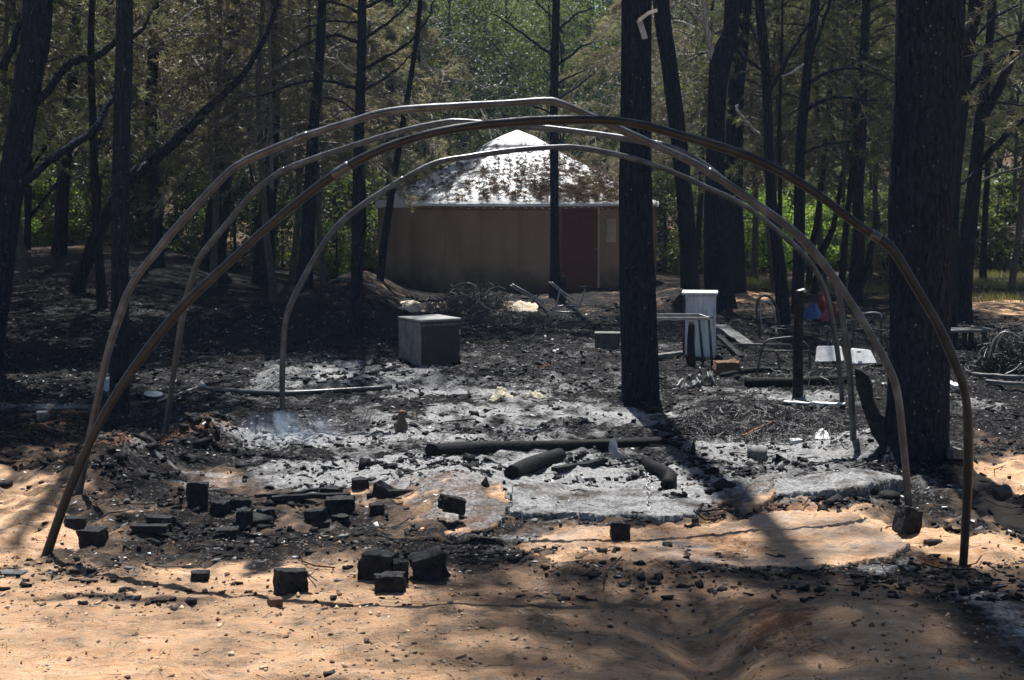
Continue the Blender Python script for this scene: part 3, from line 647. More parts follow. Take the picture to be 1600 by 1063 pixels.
main_tree('dark trunk leaning right at the left edge of the picture', [(-22,560,50),(-8,470,46),(10,340,40),(33,200,40),(48,100,42),(60,0,44)], 17.0, 13, crown='high_dense', cz=9.0, sides=20, seed=8, name='leaning_tree', csc=.9,
          limbs=[([(28,296,16,0),(60,265,14,.2),(100,236,14,.4),(142,208,12,.6),(165,170,11,.8),(184,135,8,1.0),(200,90,5,1.1)], bb), ([(45,175,13,0),(80,135,12,-.1),(112,98,12,-.2),(149,90,11,-.2),(183,64,9,-.3),(215,55,6,-.4),(235,25,4,-.4)], bb), ([(5,110,14,.3),(20,70,12,.3),(35,30,9,.3)], bb)])
main_tree('black trunk just right of the thick middle trunk', [(1079,452,30),(1076,400,27),(1069,300,25),(1056,180,25),(1043,80,25),(1033,0,25)], 27.5, 13, crown='high_sparse', cz=10.5, sides=16, seed=9)
main_tree('broad black forked trunk behind the white cabinet, with a bleached dead snag', [(1128,482,50),(1122,440,44),(1117,350,36),(1117,280,30),(1119,190,28),(1122,130,29),(1128,90,34),(1141,50,23),(1144,0,22)], 25.2, 14, crown='high_sparse', cz=11, sides=18, seed=10,
          limbs=[([(1113,92,13,0),(1109,70,10,-.05),(1104,40,9,-.05),(1101,0,8.5,-.05),(1100,-40,6,-.05)], dw), ([(1103,40,4,0),(1085,22,3.5,-.1),(1074,12,3,-.1),(1058,-6,2,-.1)], dw), ([(1133,125,4,0),(1155,115,3.5,-.2),(1178,108,3,-.3)], bgw), ([(1147,72,8,0),(1165,92,6,-.1),(1188,108,5,-.2)], bb), ([(1116,52,5,0),(1124,50,4,0),(1133,42,3.5,0)], bgw)])
main_tree('black trunk close behind the broad forked trunk', [(1150,470,36),(1148,400,32),(1146,300,30),(1150,150,26),(1165,0,20)], 28.5, 13, crown='high_sparse', cz=10, sides=14, seed=11)
main_tree('slim black trunk behind the bentwood style chair', [(1224,506,24),(1221,450,21),(1214,380,18),(1203,280,15),(1199,150,15),(1192,60,15),(1187,0,15)], 22.7, 13, crown='bare', cz=10.5, sides=14, seed=12,
          limbs=[([(1193,80,7,0),(1180,55,6,.2),(1168,25,5,.3),(1162,-5,4,.3)], bb), ([(1188,212,5,0),(1172,196,5,-.2),(1158,180,5,-.3),(1150,168,4,-.3),(1153,164,3,-.3)], dw), ([(1203,140,7,0),(1220,115,6,-.2),(1238,80,5,-.3),(1262,40,4.5,-.4),(1290,5,3,-.5)], bb), ([(1191,150,3,0),(1170,146,3,-.1),(1158,158,2,-.1)], bgw)])
main_tree('slim black trunk with arching bare limbs behind the burnt post', [(1246,498,22),(1247,440,19),(1249,350,18),(1250,250,15),(1257,160,15),(1266,60,14),(1274,0,14)], 24.0, 13, crown='bare', cz=10.5, sides=14, seed=13,
          limbs=[([(1262,100,9,0),(1277,60,7,.1),(1290,25,6,.2),(1300,-10,4,.2)], bb), ([(1253,142,6,0),(1275,122,5.5,-.2),(1305,110,5,-.4),(1340,108,4,-.5),(1375,118,3,-.6),(1400,130,2,-.6)], bb), ([(1253,180,6,0),(1272,164,5,-.2),(1300,154,5,-.4),(1335,154,4,-.5),(1370,158,2.5,-.5)], bb), ([(1250,245,5,0),(1280,228,4,-.2),(1320,222,3,-.3),(1355,226,2,-.4)], bb), ([(1263,70,5,0),(1290,72,4,.2),(1330,92,4,.2),(1370,108,3,.2),(1405,115,3,.1)], bgw), ([(1258,100,4,0),(1240,112,4,-.2),(1222,120,3,-.2)], dw), ([(1252,180,4,0),(1236,184,3,-.1),(1224,195,2.5,-.1)], bgw)])
main_tree('thin dark sapling stem between two slim trunks', [(1218,470,7),(1219,300,7),(1218,200,6),(1220,130,5)], 26.5, 6.0, sides=8, seed=14, step=.3)
main_tree('dark slim trunk rising close behind the thickest trunk', [(1478,505,36),(1482,400,28),(1492,280,18),(1504,170,18),(1510,100,17),(1520,30,20),(1526,0,24)], 20.5, 12, crown='high_sparse', cz=9.5, sides=14, seed=15, bark='bark_dark',
          limbs=[([(1511,95,7,0),(1530,80,5,.2),(1560,62,4,.3),(1600,48,3,.3)], bb), ([(1500,288,6,0),(1520,272,5,.2),(1540,262,4,.2)], bb), ([(1520,60,5,0),(1550,30,4,.2),(1590,8,3,.3)], bb), ([(1505,170,4,0),(1535,160,3.5,.2),(1570,162,3,.2),(1605,165,2,.2)], bb)])
main_tree('dark trunk leaning right at the right edge, forked with charred limbs', [(1502,505,38),(1503,470,30),(1509,400,28),(1517,330,24),(1523,280,21),(1530,200,18),(1538,140,15),(1544,80,13),(1549,20,13)], 23.0, 12, crown='high_sparse', cz=10, sides=16, seed=16, bark='bark_dark', name='leaning_tree',
          limbs=[([(1531,188,18,0),(1553,152,16,-.1),(1575,105,14,-.2),(1590,70,11,-.2),(1610,10,9,-.2)], bd), ([(1526,262,11,0),(1555,230,10,-.3),(1585,198,9,-.4),(1615,175,7,-.5)], bb), ([(1516,140,9,.2),(1545,105,9,0),(1575,86,7,-.2),(1605,66,5,-.3)], bb), ([(1520,300,5,0),(1540,280,5,.2),(1575,268,4,.3),(1610,258,3,.3)], bgw), ([(1513,390,7,0),(1524,372,6,0),(1528,362,5,0)], bb)])
main_tree('dark forked trunk seen under the hoops left of the thickest trunk', [(1336,478,26),(1338,430,22),(1342,370,19),(1341,300,17),(1346,200,15)], 26.5, 9, crown='high_sparse', cz=7.5, sides=14, seed=17, bark='bark_dark', limbs=[([(1340,460,12,0),(1352,425,11,-.2),(1362,385,10,-.3),(1370,330,8,-.3)], bd)])
main_tree('curved dark trunk in bright green undergrowth behind the clothes', [(1268,478,13),(1276,440,12),(1284,395,12),(1296,370,10),(1305,340,8)], 28.5, 7, crown='high_sparse', cz=6.0, sides=10, seed=18, bark='bark_dark')
main_tree('short dark trunk just right of the burnt post in green undergrowth', [(1262,478,12),(1265,430,11),(1270,380,11),(1280,320,9)], 30.0, 8, crown='high_sparse', cz=6.5, sides=10, seed=19, bark='bark_dark')
main_tree('black trunk on the brown bank left of the yurt', [(474,462,32),(476,430,26),(480,380,22),(484,300,20),(490,200,17),(500,80,14)], 26.0, 11, crown='high_dense', cz=8.8, sides=14, seed=20, csc=.9)
main_tree('black trunk far left of the yurt at the end of the brown bank', [(412,418,34),(414,380,28),(420,300,25),(425,200,22),(430,80,18)], 29.5, 12, crown='high_sparse', cz=9.5, sides=14, seed=21, csc=.8)
main_tree('dark leaning trunk whose long limb slants up to the right, far left', [(122,440,24),(135,412,22),(158,352,21),(195,290,21),(235,252,20),(271,223,18),(305,190,15),(340,155,12),(373,125,10),(400,85,8),(434,0,6)], 24.5, 10.5, crown='high_dense', cz=9.2, csc=1.1, sides=14, seed=22, bark='bark_dark', name='leaning_tree',
          limbs=[([(205,277,4,0),(215,265,3,-.1),(228,252,2,-.1)], dw), ([(345,150,5,0),(375,148,4,.2),(410,132,3,.3)], bgw), ([(300,194,5,0),(320,182,4,-.2),(350,200,3,-.3),(378,222,2,-.3)], bgw)])
main_tree('dark trunk in deep shade behind the left hoops', [(330,415,44),(335,380,38),(345,300,32),(352,220,29),(360,120,24)], 31.0, 10, crown='high_sparse', cz=8.5, sides=14, seed=23, bark='bark_dark')
main_tree('thin dark stem leaning over the left wall of the yurt', [(592,456,13),(597,410,12),(603,359,12),(618,264,10),(632,180,9),(645,102,8),(655,20,7)], 27.0, 8, crown='bare', cz=7.5, sides=10, seed=24, csc=.6, name='leaning_tree')
main_tree('dark trunk among shade plants left of the leaning limb', [(92,400,26),(95,360,22),(98,300,20),(106,200,18),(118,60,15)], 31.0, 11, crown='high_sparse', cz=9, sides=12, seed=25, bark='bark_dark')
main_tree('dark shaded trunk right of the far left trunk', [(245,405,26),(243,360,22),(240,280,20),(236,180,18),(240,60,16)], 30.0, 11, crown='high_sparse', cz=9, sides=12, seed=26, bark='bark_dark')

main_tree('tall dark trunk behind the left side of the yurt roof', [(613,440,18),(613,380,17),(611,300,16),(609,150,14),(608,0,13)], 36.2, 15.5, crown='high_dense', cz=12.9, sides=12, seed=27, bark='bark_dark', csc=.85)

# background wood -------------------------------------------------------------
GP, GB, GS = 'pines of the wood behind the camp', 'leafy trees of the wood behind the camp', 'shrubs along the edge of the wood'
LDRY, LOL = 'dry brown needled pine', 'olive needled pine'
LGR, LBR, LDK, LBRI = 'green leafy tree', 'scorched brown leafed tree', 'dark green leafy tree', 'yellow green tree'
for px, Y, key, sc in [(330, 27.5, 'dry_a', .95), (425, 26.4, 'dry_b', .95), (505, 29.6, 'dry_a', .9), (455, 31, 'dry_b', 1.0), (560, 33, 'dry_a', .9), (395, 34.5, 'dry_b', 1.1), (660, 38.5, 'dry_b', 1.0), (985, 38, 'dry_a', 1.0), (1085, 33, 'dry_b', 1.0), (1180, 33, 'dry_a', 1.0), (1290, 31.5, 'dry_b', 1.0), (1010, 46, 'dry_b', 1.1)]:
    wood('pine_tree', 'p', key, px, Y, LDRY, GP, sc)
for px, Y, key, sc in [(1360, 33, 'olive_a', .95), (1318, 27.6, 'olive_b', .9), (1212, 29.8, 'olive_a', .9), (1585, 28, 'olive_b', .9), (1250, 42.5, 'olive_b', 1.05), (1440, 32.5, 'olive_b', 1.05), (1540, 33, 'olive_a', 1.0), (1690, 33.5, 'olive_b', 1.0), (1330, 43, 'olive_a', 1.1), (1500, 43, 'olive_b', 1.15), (1160, 43, 'olive_a', 1.1), (1690, 38, 'olive_a', 1.1), (1420, 48, 'olive_a', 1.2), (1600, 47, 'olive_b', 1.2)]:
    wood('pine_tree', 'p', key, px, Y, LOL, GP, sc)
for px, Y, key, sc in [(860, 47, 'green_a', 1.0), (770, 52, 'green_a', 1.1), (1240, 50, 'green_a', 1.1), (940, 55, 'green_a', 1.15), (1350, 56, 'green_a', 1.2)]:
    wood('pine_tree', 'p', key, px, Y, 'green needled pine', GP, sc)
for px, Y, key, sc in [(40, 33, 'brown_a', 1.0), (150, 32, 'brown_a', 1.0), (250, 34, 'brown_a', 1.05), (-60, 30, 'brown_a', 1.0)]:
    wood('leafy_tree', 'b', key, px, Y, LBR, GB, sc)
for px, Y, key, sc in [(90, 41, 'dark_a', 1.0), (205, 37.4, 'dark_b', 1.0), (320, 38, 'dark_a', 1.0), (430, 38.4, 'dark_b', 1.1), (140, 39.5, 'dark_b', .9), (530, 41, 'dark_a', 1.0), (620, 44, 'dark_b', 1.1), (0, 42, 'dark_b', 1.1), (250, 44, 'dark_a', 1.2), (1070, 44, 'dark_a', 1.0), (1200, 47, 'dark_b', 1.1), (700, 40, 'dark_b', .9), (1000, 40, 'dark_b', .8), (-100, 37, 'dark_a', 1.1), (1460, 52, 'dark_a', 1.2), (1700, 50, 'dark_b', 1.2)]:
    wood('leafy_tree', 'b', key, px, Y, LDK, GB, sc)
for px, Y, key, sc in [(700, 46, 'green_a', 1.0), (790, 44, 'green_b', 1.0), (880, 42, 'green_b', .95), (960, 47, 'green_a', 1.1), (570, 50, 'green_b', 1.1), (450, 52, 'green_a', 1.2), (330, 52, 'green_b', 1.2), (130, 50, 'green_a', 1.2), (1120, 52, 'green_b', 1.2), (1560, 55, 'green_a', 1.2)]:
    wood('leafy_tree', 'b', key, px, Y, LGR, GB, sc)
for px, Y, key, sc in [(840, 50, 'bright', 1.0), (920, 51, 'bright', 1.05), (750, 56, 'bright', 1.2), (990, 58, 'bright', 1.2)]:
    wood('leafy_tree', 'b', key, px, Y, LBRI, GB, sc)
for px, Y, key, sc in [(40, 36, 'shrub_green', 1.2), (95, 37, 'shrub_dark', 1.2), (215, 35.6, 'shrub_dark', 1.2), (275, 36.5, 'shrub_dark', 1.3), (365, 33, 'shrub_dark', 1.1), (440, 35.5, 'shrub_dark', 1.0), (525, 32.5, 'shrub_green', .9), (575, 36, 'shrub_dark', 1.3),
                       (1165, 36.6, 'shrub_green', 1.2), (1195, 35.2, 'shrub_green', 1.1), (1235, 37.4, 'shrub_dark', 1.3), (1285, 36.6, 'shrub_green', 1.1), (1310, 38.4, 'shrub_dark', 1.4), (1375, 36.8, 'shrub_dark', 1.1), (1345, 37.8, 'shrub_green', 1.2), (1410, 38.5, 'shrub_dark', 1.2), (1040, 36, 'shrub_dark', 1.3), (1390, 31, 'shrub_brown', .8), (1365, 31, 'shrub_brown', .75), (1560, 38, 'shrub_dark', 1.5), (1470, 38, 'shrub_dark', 1.5), (1620, 37, 'shrub_dark', 1.4), (1520, 43, 'shrub_green', 1.4), (-20, 36, 'shrub_dark', 1.2), (1095, 35, 'shrub_dark', 1.2), (640, 37, 'shrub_dark', 1.5)]:
    lab = {'shrub_green': 'bright green shrub', 'shrub_dark': 'mid green shrub', 'shrub_brown': 'small scorched brown shrub'}[key]
    wood('leafy_shrub', 'b', key, px, Y, lab, GS, sc, trunk=False)
# pines beside and above the picture whose shade falls into it
for x, Y, key, sc in [(-9.5, 21, 'olive_a', 1.0), (-12, 25, 'olive_b', 1.0), (-8.4, 25.5, 'olive_a', .9), (9.5, 20, 'dry_a', 1.0), (13.5, 22, 'olive_a', 1.1), (-13, 18, 'olive_b', 1.1)]:
    wood('pine_tree', 'p', key, 800 + x/Y*FPX, Y, LOL if 'olive' in key else LDRY, GP, sc)

for x, Y in [(-6.35, 22.9), (-10.8, 26.0), (-9.3, 21.0)]:
    wood('pine_tree', 'p', 'high_dense', 800 + x/Y*FPX, Y, 'tall bare stemmed pine', GP, 1.0, cz=9.2)

# far wood on the hillside: one mass
def far_wood():
    rng = np.random.default_rng(5); cl = []
    for i in range(1500):
        y = rng.uniform(60, 112); x = rng.uniform(-.62, .62)*y; z = gz(x, y) + rng.uniform(.3, 9.5)
        r = rng.uniform(.8, 1.6); cl.append(((x, y, z), (r, r, r*.8)))
    v, f = leaf_cloud(55, cl, 70, .17); o = link('far_wood', mesh_np('far_wood', v, f), M['leaf_dark']); tag(o, 'dense dark green wood covering the slope far behind', 'wood', kind='stuff')
far_wood()
# grass
def grass(name, label, spots, n, h):
    rng = np.random.default_rng(9); B = []
    for px, py, rx, ry, k in spots:
        c = W(px, py); a, b_ = W(px, py-ry), W(px, py+ry)
        m = int(n*k); B.append(np.stack([rng.normal(c.x, rx*c.y/FPX*.6, m), rng.normal(c.y, abs(a.y-b_.y)/2*.6, m)], 1))
    P = np.concatenate(B); z = H(P[:, 0], P[:, 1]); n = len(P); base = np.stack([P[:, 0], P[:, 1], z-.02], 1)
    d = rng.normal(0, .35, (n, 3)); d[:, 2] = 1; hh = (h*rng.uniform(.4, 1.3, n))[:, None]; s = rng.normal(0, 1, (n, 3)); s[:, 2] = 0; s /= np.linalg.norm(s, axis=1)[:, None]
    v = np.stack([base-s*.007, base+s*.007, base+d*hh], 1).reshape(-1, 3)
    o = link(name, mesh_np(name, v, np.arange(len(v)).reshape(-1, 3)), M['grass']); tag(o, label, 'grass', kind='stuff')
grass('grass', 'green and yellow grass along the edge of the wood', [(1570, 445, 70, 8, 1), (1560, 470, 60, 5, .6), (1185, 445, 40, 10, 1), (1300, 450, 70, 10, 1.2), (60, 385, 90, 6, 1), (1540, 432, 90, 5, 1), (520, 400, 40, 6, .4), (1410, 452, 30, 8, .5), (440, 392, 60, 5, .5)], 1300, .15)

# ------------------------------------------------------------------ yurt
def yurt():
    cx, cy, R, zw, za = at(808, 455, 32.3).x, 32.3, 3.0, 1.74, 3.24
    y = thing('yurt', (cx, cy, gz(cx, cy)), 'round tan canvas yurt with white cone roof and dark red door', 'yurt')
    n = 120; V = []; F = []; zs = np.linspace(-.25, zw, 15)
    for z in zs:
        for k in range(n):
            th = 2*math.pi*k/n; r = R + .02*float(fbm(math.cos(th)*6, math.sin(th)*6, z*.35, s=61)) + .035*math.sin(th*22+z*.8)*.25 + (.05*(z-.9)*(.9-z)+.03)*.3
            V.append((cx+r*math.cos(th), cy+r*math.sin(th), z))
    for i in range(len(zs)-1):
        for k in range(n): F.append((i*n+k, i*n+(k+1) % n, (i+1)*n+(k+1) % n, (i+1)*n+k))
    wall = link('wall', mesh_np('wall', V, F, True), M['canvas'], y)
    # roof: sagging cone between poles, with a steeper cap
    V = []; F = []; prof = [(R+.05, zw-.09), (R+.045, zw+.0), (R*.86, zw+.22), (R*.66, zw+.52), (R*.46, zw+.82), (R*.30, zw+1.06), (R*.22, zw+1.18)]
    for j, (r, z) in enumerate(prof):
        for k in range(n):
            th = 2*math.pi*k/n; sag = -.03*abs(math.sin(th*9)) * math.sin(math.pi*j/6.0); hang = -.05*float(fbm(math.cos(th)*9, math.sin(th)*9, s=3)) - .02 if j == 0 else 0
            V.append((cx+r*math.cos(th), cy+r*math.sin(th), z+sag+hang))
    for i in range(len(prof)-1):
        for k in range(n): F.append((i*n+k, i*n+(k+1) % n, (i+1)*n+(k+1) % n, (i+1)*n+k))
    roof = link('roof', mesh_np('roof', V, F, True), M['roof'], y)
    mb = MB(); mb.lathe([(R*.25, zw+1.145), (R*.245, zw+1.19), (R*.13, zw+1.38), (.03, za+.02)], (cx, cy, 0), 24); mb.build('crown_cap', M['roof'], y, True)
    def arc(name, th0, th1, z0, z1, mat, out, par, k=10):
        mb = MB(); V = []; F = []
        for j in range(k+1):
            th = th0+(th1-th0)*j/k
            for r, z in ((R+.0, z0), (R+out, z0), (R+out, z1), (R+.0, z1)): V.append((cx+r*math.sin(th), cy-r*math.cos(th), z))
        for j in range(k):
            for a in range(4): b = (a+1) % 4; F.append((j*4+a, (j+1)*4+a, (j+1)*4+b, j*4+b))
        F += [(0, 1, 2, 3), (k*4+3, k*4+2, k*4+1, k*4)]
        mb.add(V, F); return mb.build(name, mat, par)
    ang = lambda px: math.asin(max(-1, min(1, (at(px, 400, cy-R*.9).x-cx)/R)))
    d = arc('door', ang(876), ang(931), -.1, 1.63, M['red_door'], .07, y)
    mb = MB(); a_ = ang(928); mb.lathe([(.022, 0), (.022, .02), (.012, .03)], (cx+(R+.09)*math.sin(a_), cy-(R+.09)*math.cos(a_), .82), 10); mb.build('door_knob', M['grey_metal'], d)
    arc('door_frame', ang(931), ang(933.4), -.1, 1.66, M['cream'], .09, y, 2)
    for pz in (.28, .98): arc('door_panel', ang(881), ang(926), pz, pz+.55, M['red_door'], .082, d)
    for sx in (640, 695, 752, 812): arc('wall_seam', ang(sx), ang(sx+1.6), -.1, 1.62, M['canvas'], .03, wall, 1)
    for sx in (-2, 0, 1): pass
    arc('door_frame', ang(870), ang(875.5), -.1, 1.66, M['trim'], .08, y, 2)
    arc('eave_trim', ang(640), ang(985), 1.60, 1.675, M['trim'], .05, y, 30)
    arc('window_flap', ang(947), ang(963), .95, 1.42, M['cream'], .03, y, 4)
    mb = MB(); ph = [(ang(700)+i*.012, 1.0) for i in range(3)]
    # needle litter lying on the roof
    rng = np.random.default_rng(33); T = []; D = []
    while len(T) < 2300:
        th = rng.uniform(-1.35, 1.35); f = rng.uniform(0, 1); r = R*(1.02-.78*f); z = zw+.0+1.18*f*1.0
        w = np.exp(-((th-.55)/.42)**2 - ((f-.13)/.13)**2)*1.1 + .30*np.exp(-((f-.35)/.38)**2)*(1 if th > -.75 else .4) + .25*np.exp(-((th-.2)/.5)**2-((f-.2)/.25)**2)
        w *= .02 + 3.0*max(0, float(fbm(th*46, f*30, s=88, o=3))-.10)
        if rng.random() < w: T.append((cx+r*math.sin(th), cy-r*math.cos(th), z+.03)); D.append((rng.normal(), rng.normal(), .25))
    v, fc = needles(T, D, 7, .13, .014, rng, .5)
    o = link('pine_needle_litter', mesh_np('pine_needle_litter', v, fc), M['needle_litter']); tag(o, 'fallen brown pine needles lying on the white yurt roof', 'pine needles', kind='stuff')
M['needle_litter'] = m_leaf('fallen_needles', [(.035, .022, .012), (.09, .058, .032), (.17, .11, .06)], .1)
yurt()

# ------------------------------------------------------------------ furniture wreckage
def rz(a): return Matrix.Rotation(math.radians(a), 3, 'Z')
def rxyz(x, y, z): return Matrix.Rotation(math.radians(z), 3, 'Z') @ Matrix.Rotation(math.radians(y), 3, 'Y') @ Matrix.Rotation(math.radians(x), 3, 'X')
def tubes(name, parts, label, cat, base, group=None, sides=8):
    """parts: list of (part name, list of traces of points, radius, material)"""
    t = thing(name, base, label, cat, group)
    for nm, lines, r, mat in parts:
        for ln in lines:
            mb = MB(); mb.tube(spline(ln, 5) if len(ln) > 2 else ln, r, sides); mb.build(nm, M[mat], t, True)
    return t
def tr(Y, *pts): return [at(x, y, Y) for x, y in pts]

# metal box
g = G(662, 572); b = thing('metal_box', g, 'squat sooty sheet metal box with pale top in front of the yurt', 'metal box')
R_ = rz(31); c = g + Vector((.05, .32, 0)); w_, d_, h_ = .54, .56, .51
mb = MB(); mb.box(c + Vector((0, 0, h_/2)), (w_, d_, h_), R_); mb.build('body', M['cabinet'], b, bevel=.008)
mb = MB(); mb.box(c + Vector((0, 0, h_+.018)), (w_+.012, d_+.012, .03), R_); mb.build('lid', M['cabinet_top'], b, bevel=.006)
mb = MB(); mb.box(c + R_ @ Vector((0, -d_/2-.004, h_*.47)), (w_-.03, .01, h_*.88), R_); mb.build('door', M['cabinet_dark'], b, bevel=.003)
mb = MB(); mb.box(c + R_ @ Vector((0, -d_/2-.006, h_-.012)), (w_-.01, .012, .02), R_); mb.build('lid_rim', M['cabinet_dark'], b)
for hz_ in (.12, .38): mb = MB(); mb.box(c + R_ @ Vector((w_/2-.02, -d_/2-.012, hz_)), (.022, .012, .06), R_); mb.build('hinge', M['grey_metal'], b)
mb = MB(); mb.box(c + R_ @ Vector((-w_/2+.06, -d_/2-.018, .30)), (.016, .022, .10), R_); mb.build('handle', M['dark_metal'], b, bevel=.004)
# white cabinet
g = G(1097, 560); b = thing('white_cabinet', g, 'upright smoke stained white cabinet in front of the broad forked trunk', 'cabinet')
R_ = rz(-8); c = g + Vector((0, .2, 0))
mb = MB(); mb.box(c + Vector((0, 0, .385)), (.375, .34, .77), R_); mb.build('body', M['white_paint'], b, bevel=.006)
mb = MB(); mb.box(c + R_ @ Vector((-.01, -.01, .79)), (.44, .40, .035), R_); mb.build('lid', M['white_panel'], b, bevel=.008)
mb = MB(); mb.box(c + R_ @ Vector((-.20, 0, .36)), (.022, .36, .74), R_); mb.build('side_panel', M['dark_metal'], b)
mb = MB(); mb.box(c + R_ @ Vector((.0, -.176, .62)), (.345, .012, .25), R_); dr = mb.build('drawer_front', M['white_paint'], b, bevel=.003)
mb = MB(); mb.lathe([(.012, 0), (.012, .02)], c + R_ @ Vector((.14, -.19, .5)), 8, R_ @ Matrix.Rotation(math.radians(90), 3, 'X')); mb.build('lock', M['dark_metal'], b)
mb = MB(); mb.box(c + R_ @ Vector((.0, -.174, .2)), (.33, .01, .36), R_); mb.build('lower_panel', M['white_paint'], b)
# table frame
Y0 = G(1108, 578).y; t = thing('table_frame', G(1070, 578), 'burnt metal table frame between middle trunk and white cabinet', 'table frame')
za = at(1108, 498, Y0).z; xl, xr = at(1005, 498, Y0).x, at(1108, 498, Y0).x
for nm, a, b_ in [('rail', (xl, Y0), (xr, Y0)), ('rail', (xl+.1, Y0+.45), (xr-.06, Y0+.45)), ('rail', (xr, Y0), (xr-.06, Y0+.45)), ('rail', (xl, Y0), (xl+.1, Y0+.45))]:
    mb = MB(); A, B_ = Vector((*a, za)), Vector((*b_, za)); mid = (A+B_)/2; L = (B_-A).length; an = math.degrees(math.atan2(B_.y-A.y, B_.x-A.x))
    mb.box(mid, (L+.03, .028, .032), rz(an)); mb.build(nm, M['grey_metal'], t)
for x, yy, dx in [(xr, Y0, .05), (xr-.06, Y0+.45, .06), (xl+.04, Y0, -.03), (xl+.12, Y0+.45, -.02)]:
    zb = gz(x, yy)-.05; mb = MB(); mb.tube([(x+dx, yy, zb), (x, yy, za-.016)], .017, 8); mb.build('leg', M['dark_metal'], t, True)
# burnt posts
def post(px, top, bot, w, label, flake=False, sink=.15, seed=0, mat='char_block'):
    g = G(px, bot); Y = g.y; zt = at(px, top, Y).z; r = w*Y/FPX/2
    o = thing('burnt_post', g, label, 'post')
    path = [(Vector((g.x, Y, g.z-sink)), r*1.15), (Vector((g.x+.01, Y, g.z+.1)), r*1.08), (Vector((g.x, Y, (g.z+zt)/2)), r), (Vector((g.x+.005, Y, zt)), r*.85), (Vector((g.x+.006, Y, zt+.01)), r*.3)]
    link('shaft', trunk_mesh('shaft', path, 14, .06, .09, seed), M[mat], o)
    if flake:
        mb = MB(); mb.box((g.x+.02, Y, zt+.012), (.11, .05, .03), rxyz(10, -14, 20), .7); mb.build('broken_top', M['white_panel'], o)
    return o
post(1245, 457, 624, 16, 'tall black burnt post with a white flake on its top', True, seed=31)
post(1079, 503, 574, 12, 'short black burnt post under the metal table frame', seed=32)
post(880, 432, 470, 8, 'thin burnt stake beside the red yurt door', seed=33)
# chair with hooped back
Yc = G(1200, 530).y
def chair1():
    g = G(1202, 530); t = thing('chair', g, 'metal chair frame with double hooped back behind the tall burnt post', 'chair')
    for nm, ln, r, m in [('back_hoop', tr(Yc, (1188, 531), (1184, 500), (1182, 478), (1187, 466), (1194, 462), (1203, 465), (1211, 476), (1216, 494), (1218, 518), (1220, 532)), .016, 'dark_metal'),
                         ('back_hoop', tr(Yc-.05, (1192, 520), (1188, 492), (1188, 478), (1194, 471), (1203, 473), (1209, 485), (1213, 505)), .011, 'grey_metal')]:
        mb = MB(); mb.tube(spline(ln, 6), r, 8); mb.build(nm, M[m], t, True)
    sz = at(1215, 510, Yc).z; cx = at(1203, 510, Yc).x; ring = [Vector((cx+.17+.19*math.cos(a), Yc-.22+.2*math.sin(a), sz)) for a in np.linspace(0, 6.283, 19)]
    mb = MB(); mb.tube(ring, .012, 7, False); mb.build('seat_ring', M['dark_metal'], t, True)
    for dx, dy in ((.02, -.38), (.33, -.38), (.34, -.06)):
        mb = MB(); mb.tube([(cx+dx, Yc+dy, sz), (cx+dx*1.05, Yc+dy*1.1, gz(cx+dx, Yc+dy)-.04)], .012, 7); mb.build('leg', M['dark_metal'], t, True)
chair1()
Yd = G(1182, 588).y
tubes('stool_frame', [('leg', [tr(Yd, (1181, 594), (1187, 562), (1193, 540), (1201, 532), (1217, 529), (1238, 527)), tr(Yd+.1, (1267, 594), (1266, 566), (1263, 546), (1257, 536), (1249, 535))], .014, 'dark_metal'), ('stretcher', [tr(Yd+.05, (1190, 548), (1264, 549)), tr(Yd+.3, (1150, 538), (1236, 539))], .010, 'dark_metal'), ('leg', [tr(Yd-.2, (1218, 590), (1217, 562), (1212, 548))], .012, 'dark_metal')], 'collapsed dark tube stool frame round the foot of the burnt post', 'stool', G(1215, 592))
Ye = G(1350, 545).y
tubes('chair', [('back_rail', [tr(Ye, (1338, 490), (1350, 490), (1366, 489), (1375, 491), (1378, 496))], .016, 'grey_metal'), ('leg', [tr(Ye, (1377, 494), (1377, 520), (1378, 548)), tr(Ye, (1334, 497), (1333, 525), (1330, 560)), tr(Ye-.3, (1382, 520), (1388, 545), (1394, 570)), tr(Ye-.1, (1370, 512), (1371, 550))], .013, 'dark_metal'), ('seat_rail', [tr(Ye-.1, (1336, 516), (1360, 514), (1384, 518))], .013, 'dark_metal')], 'burnt tube chair with pale top rail left of the thickest trunk', 'chair', G(1352, 552))
# white panels
def panel(label, quad, Y, lean, seed):
    P = [at(x, y, Y) for x, y in quad]; c = sum(P, Vector())/4; bx = (P[1]-P[0]); up = (P[3]-P[0])
    S = []; n = 7
    cor = [P[0], P[1], P[2], P[3]]; k = .22
    for i in range(4):
        p, a, b_ = cor[i], cor[i-1], cor[(i+1) % 4]
        s, e = p.lerp(a, k*.5), p.lerp(b_, k*.5)
        for j in range(n+1):
            t = j/n; S.append((1-t)**2*s + 2*t*(1-t)*p + t*t*e)
    zmin = min(p.z for p in S); out = []
    for p in S: out.append(Vector((p.x, p.y + (p.z-zmin)*lean, p.z)))
    m = len(out); c = sum(out, Vector())/m; th = Vector((0, -.03, .012))
    mb = MB(); inner = [c + (p-c)*.9 + th*.55 for p in out]
    mb.add(out + inner + [p - th for p in out], [tuple(range(m, 2*m))[::1]] + [(i, (i+1) % m, m+(i+1) % m, m+i) for i in range(m)] + [(2*m+i, 2*m+(i+1) % m, (i+1) % m, i) for i in range(m)] + [tuple(range(3*m-1, 2*m-1, -1))])
    mb.v = [v for v in mb.v]
    t = thing('seat_panel', (c.x, c.y, zmin), label, 'seat panel'); mb.build('shell', M['white_panel'], t)
    if seed == 1: return
    mb = MB(); mb.box(c + th*.7 + (P[3]-P[0])*.28 - (P[1]-P[0])*.18, (.05, .006, .016)); mb.build('hand_slot', M['dark_metal'], t)
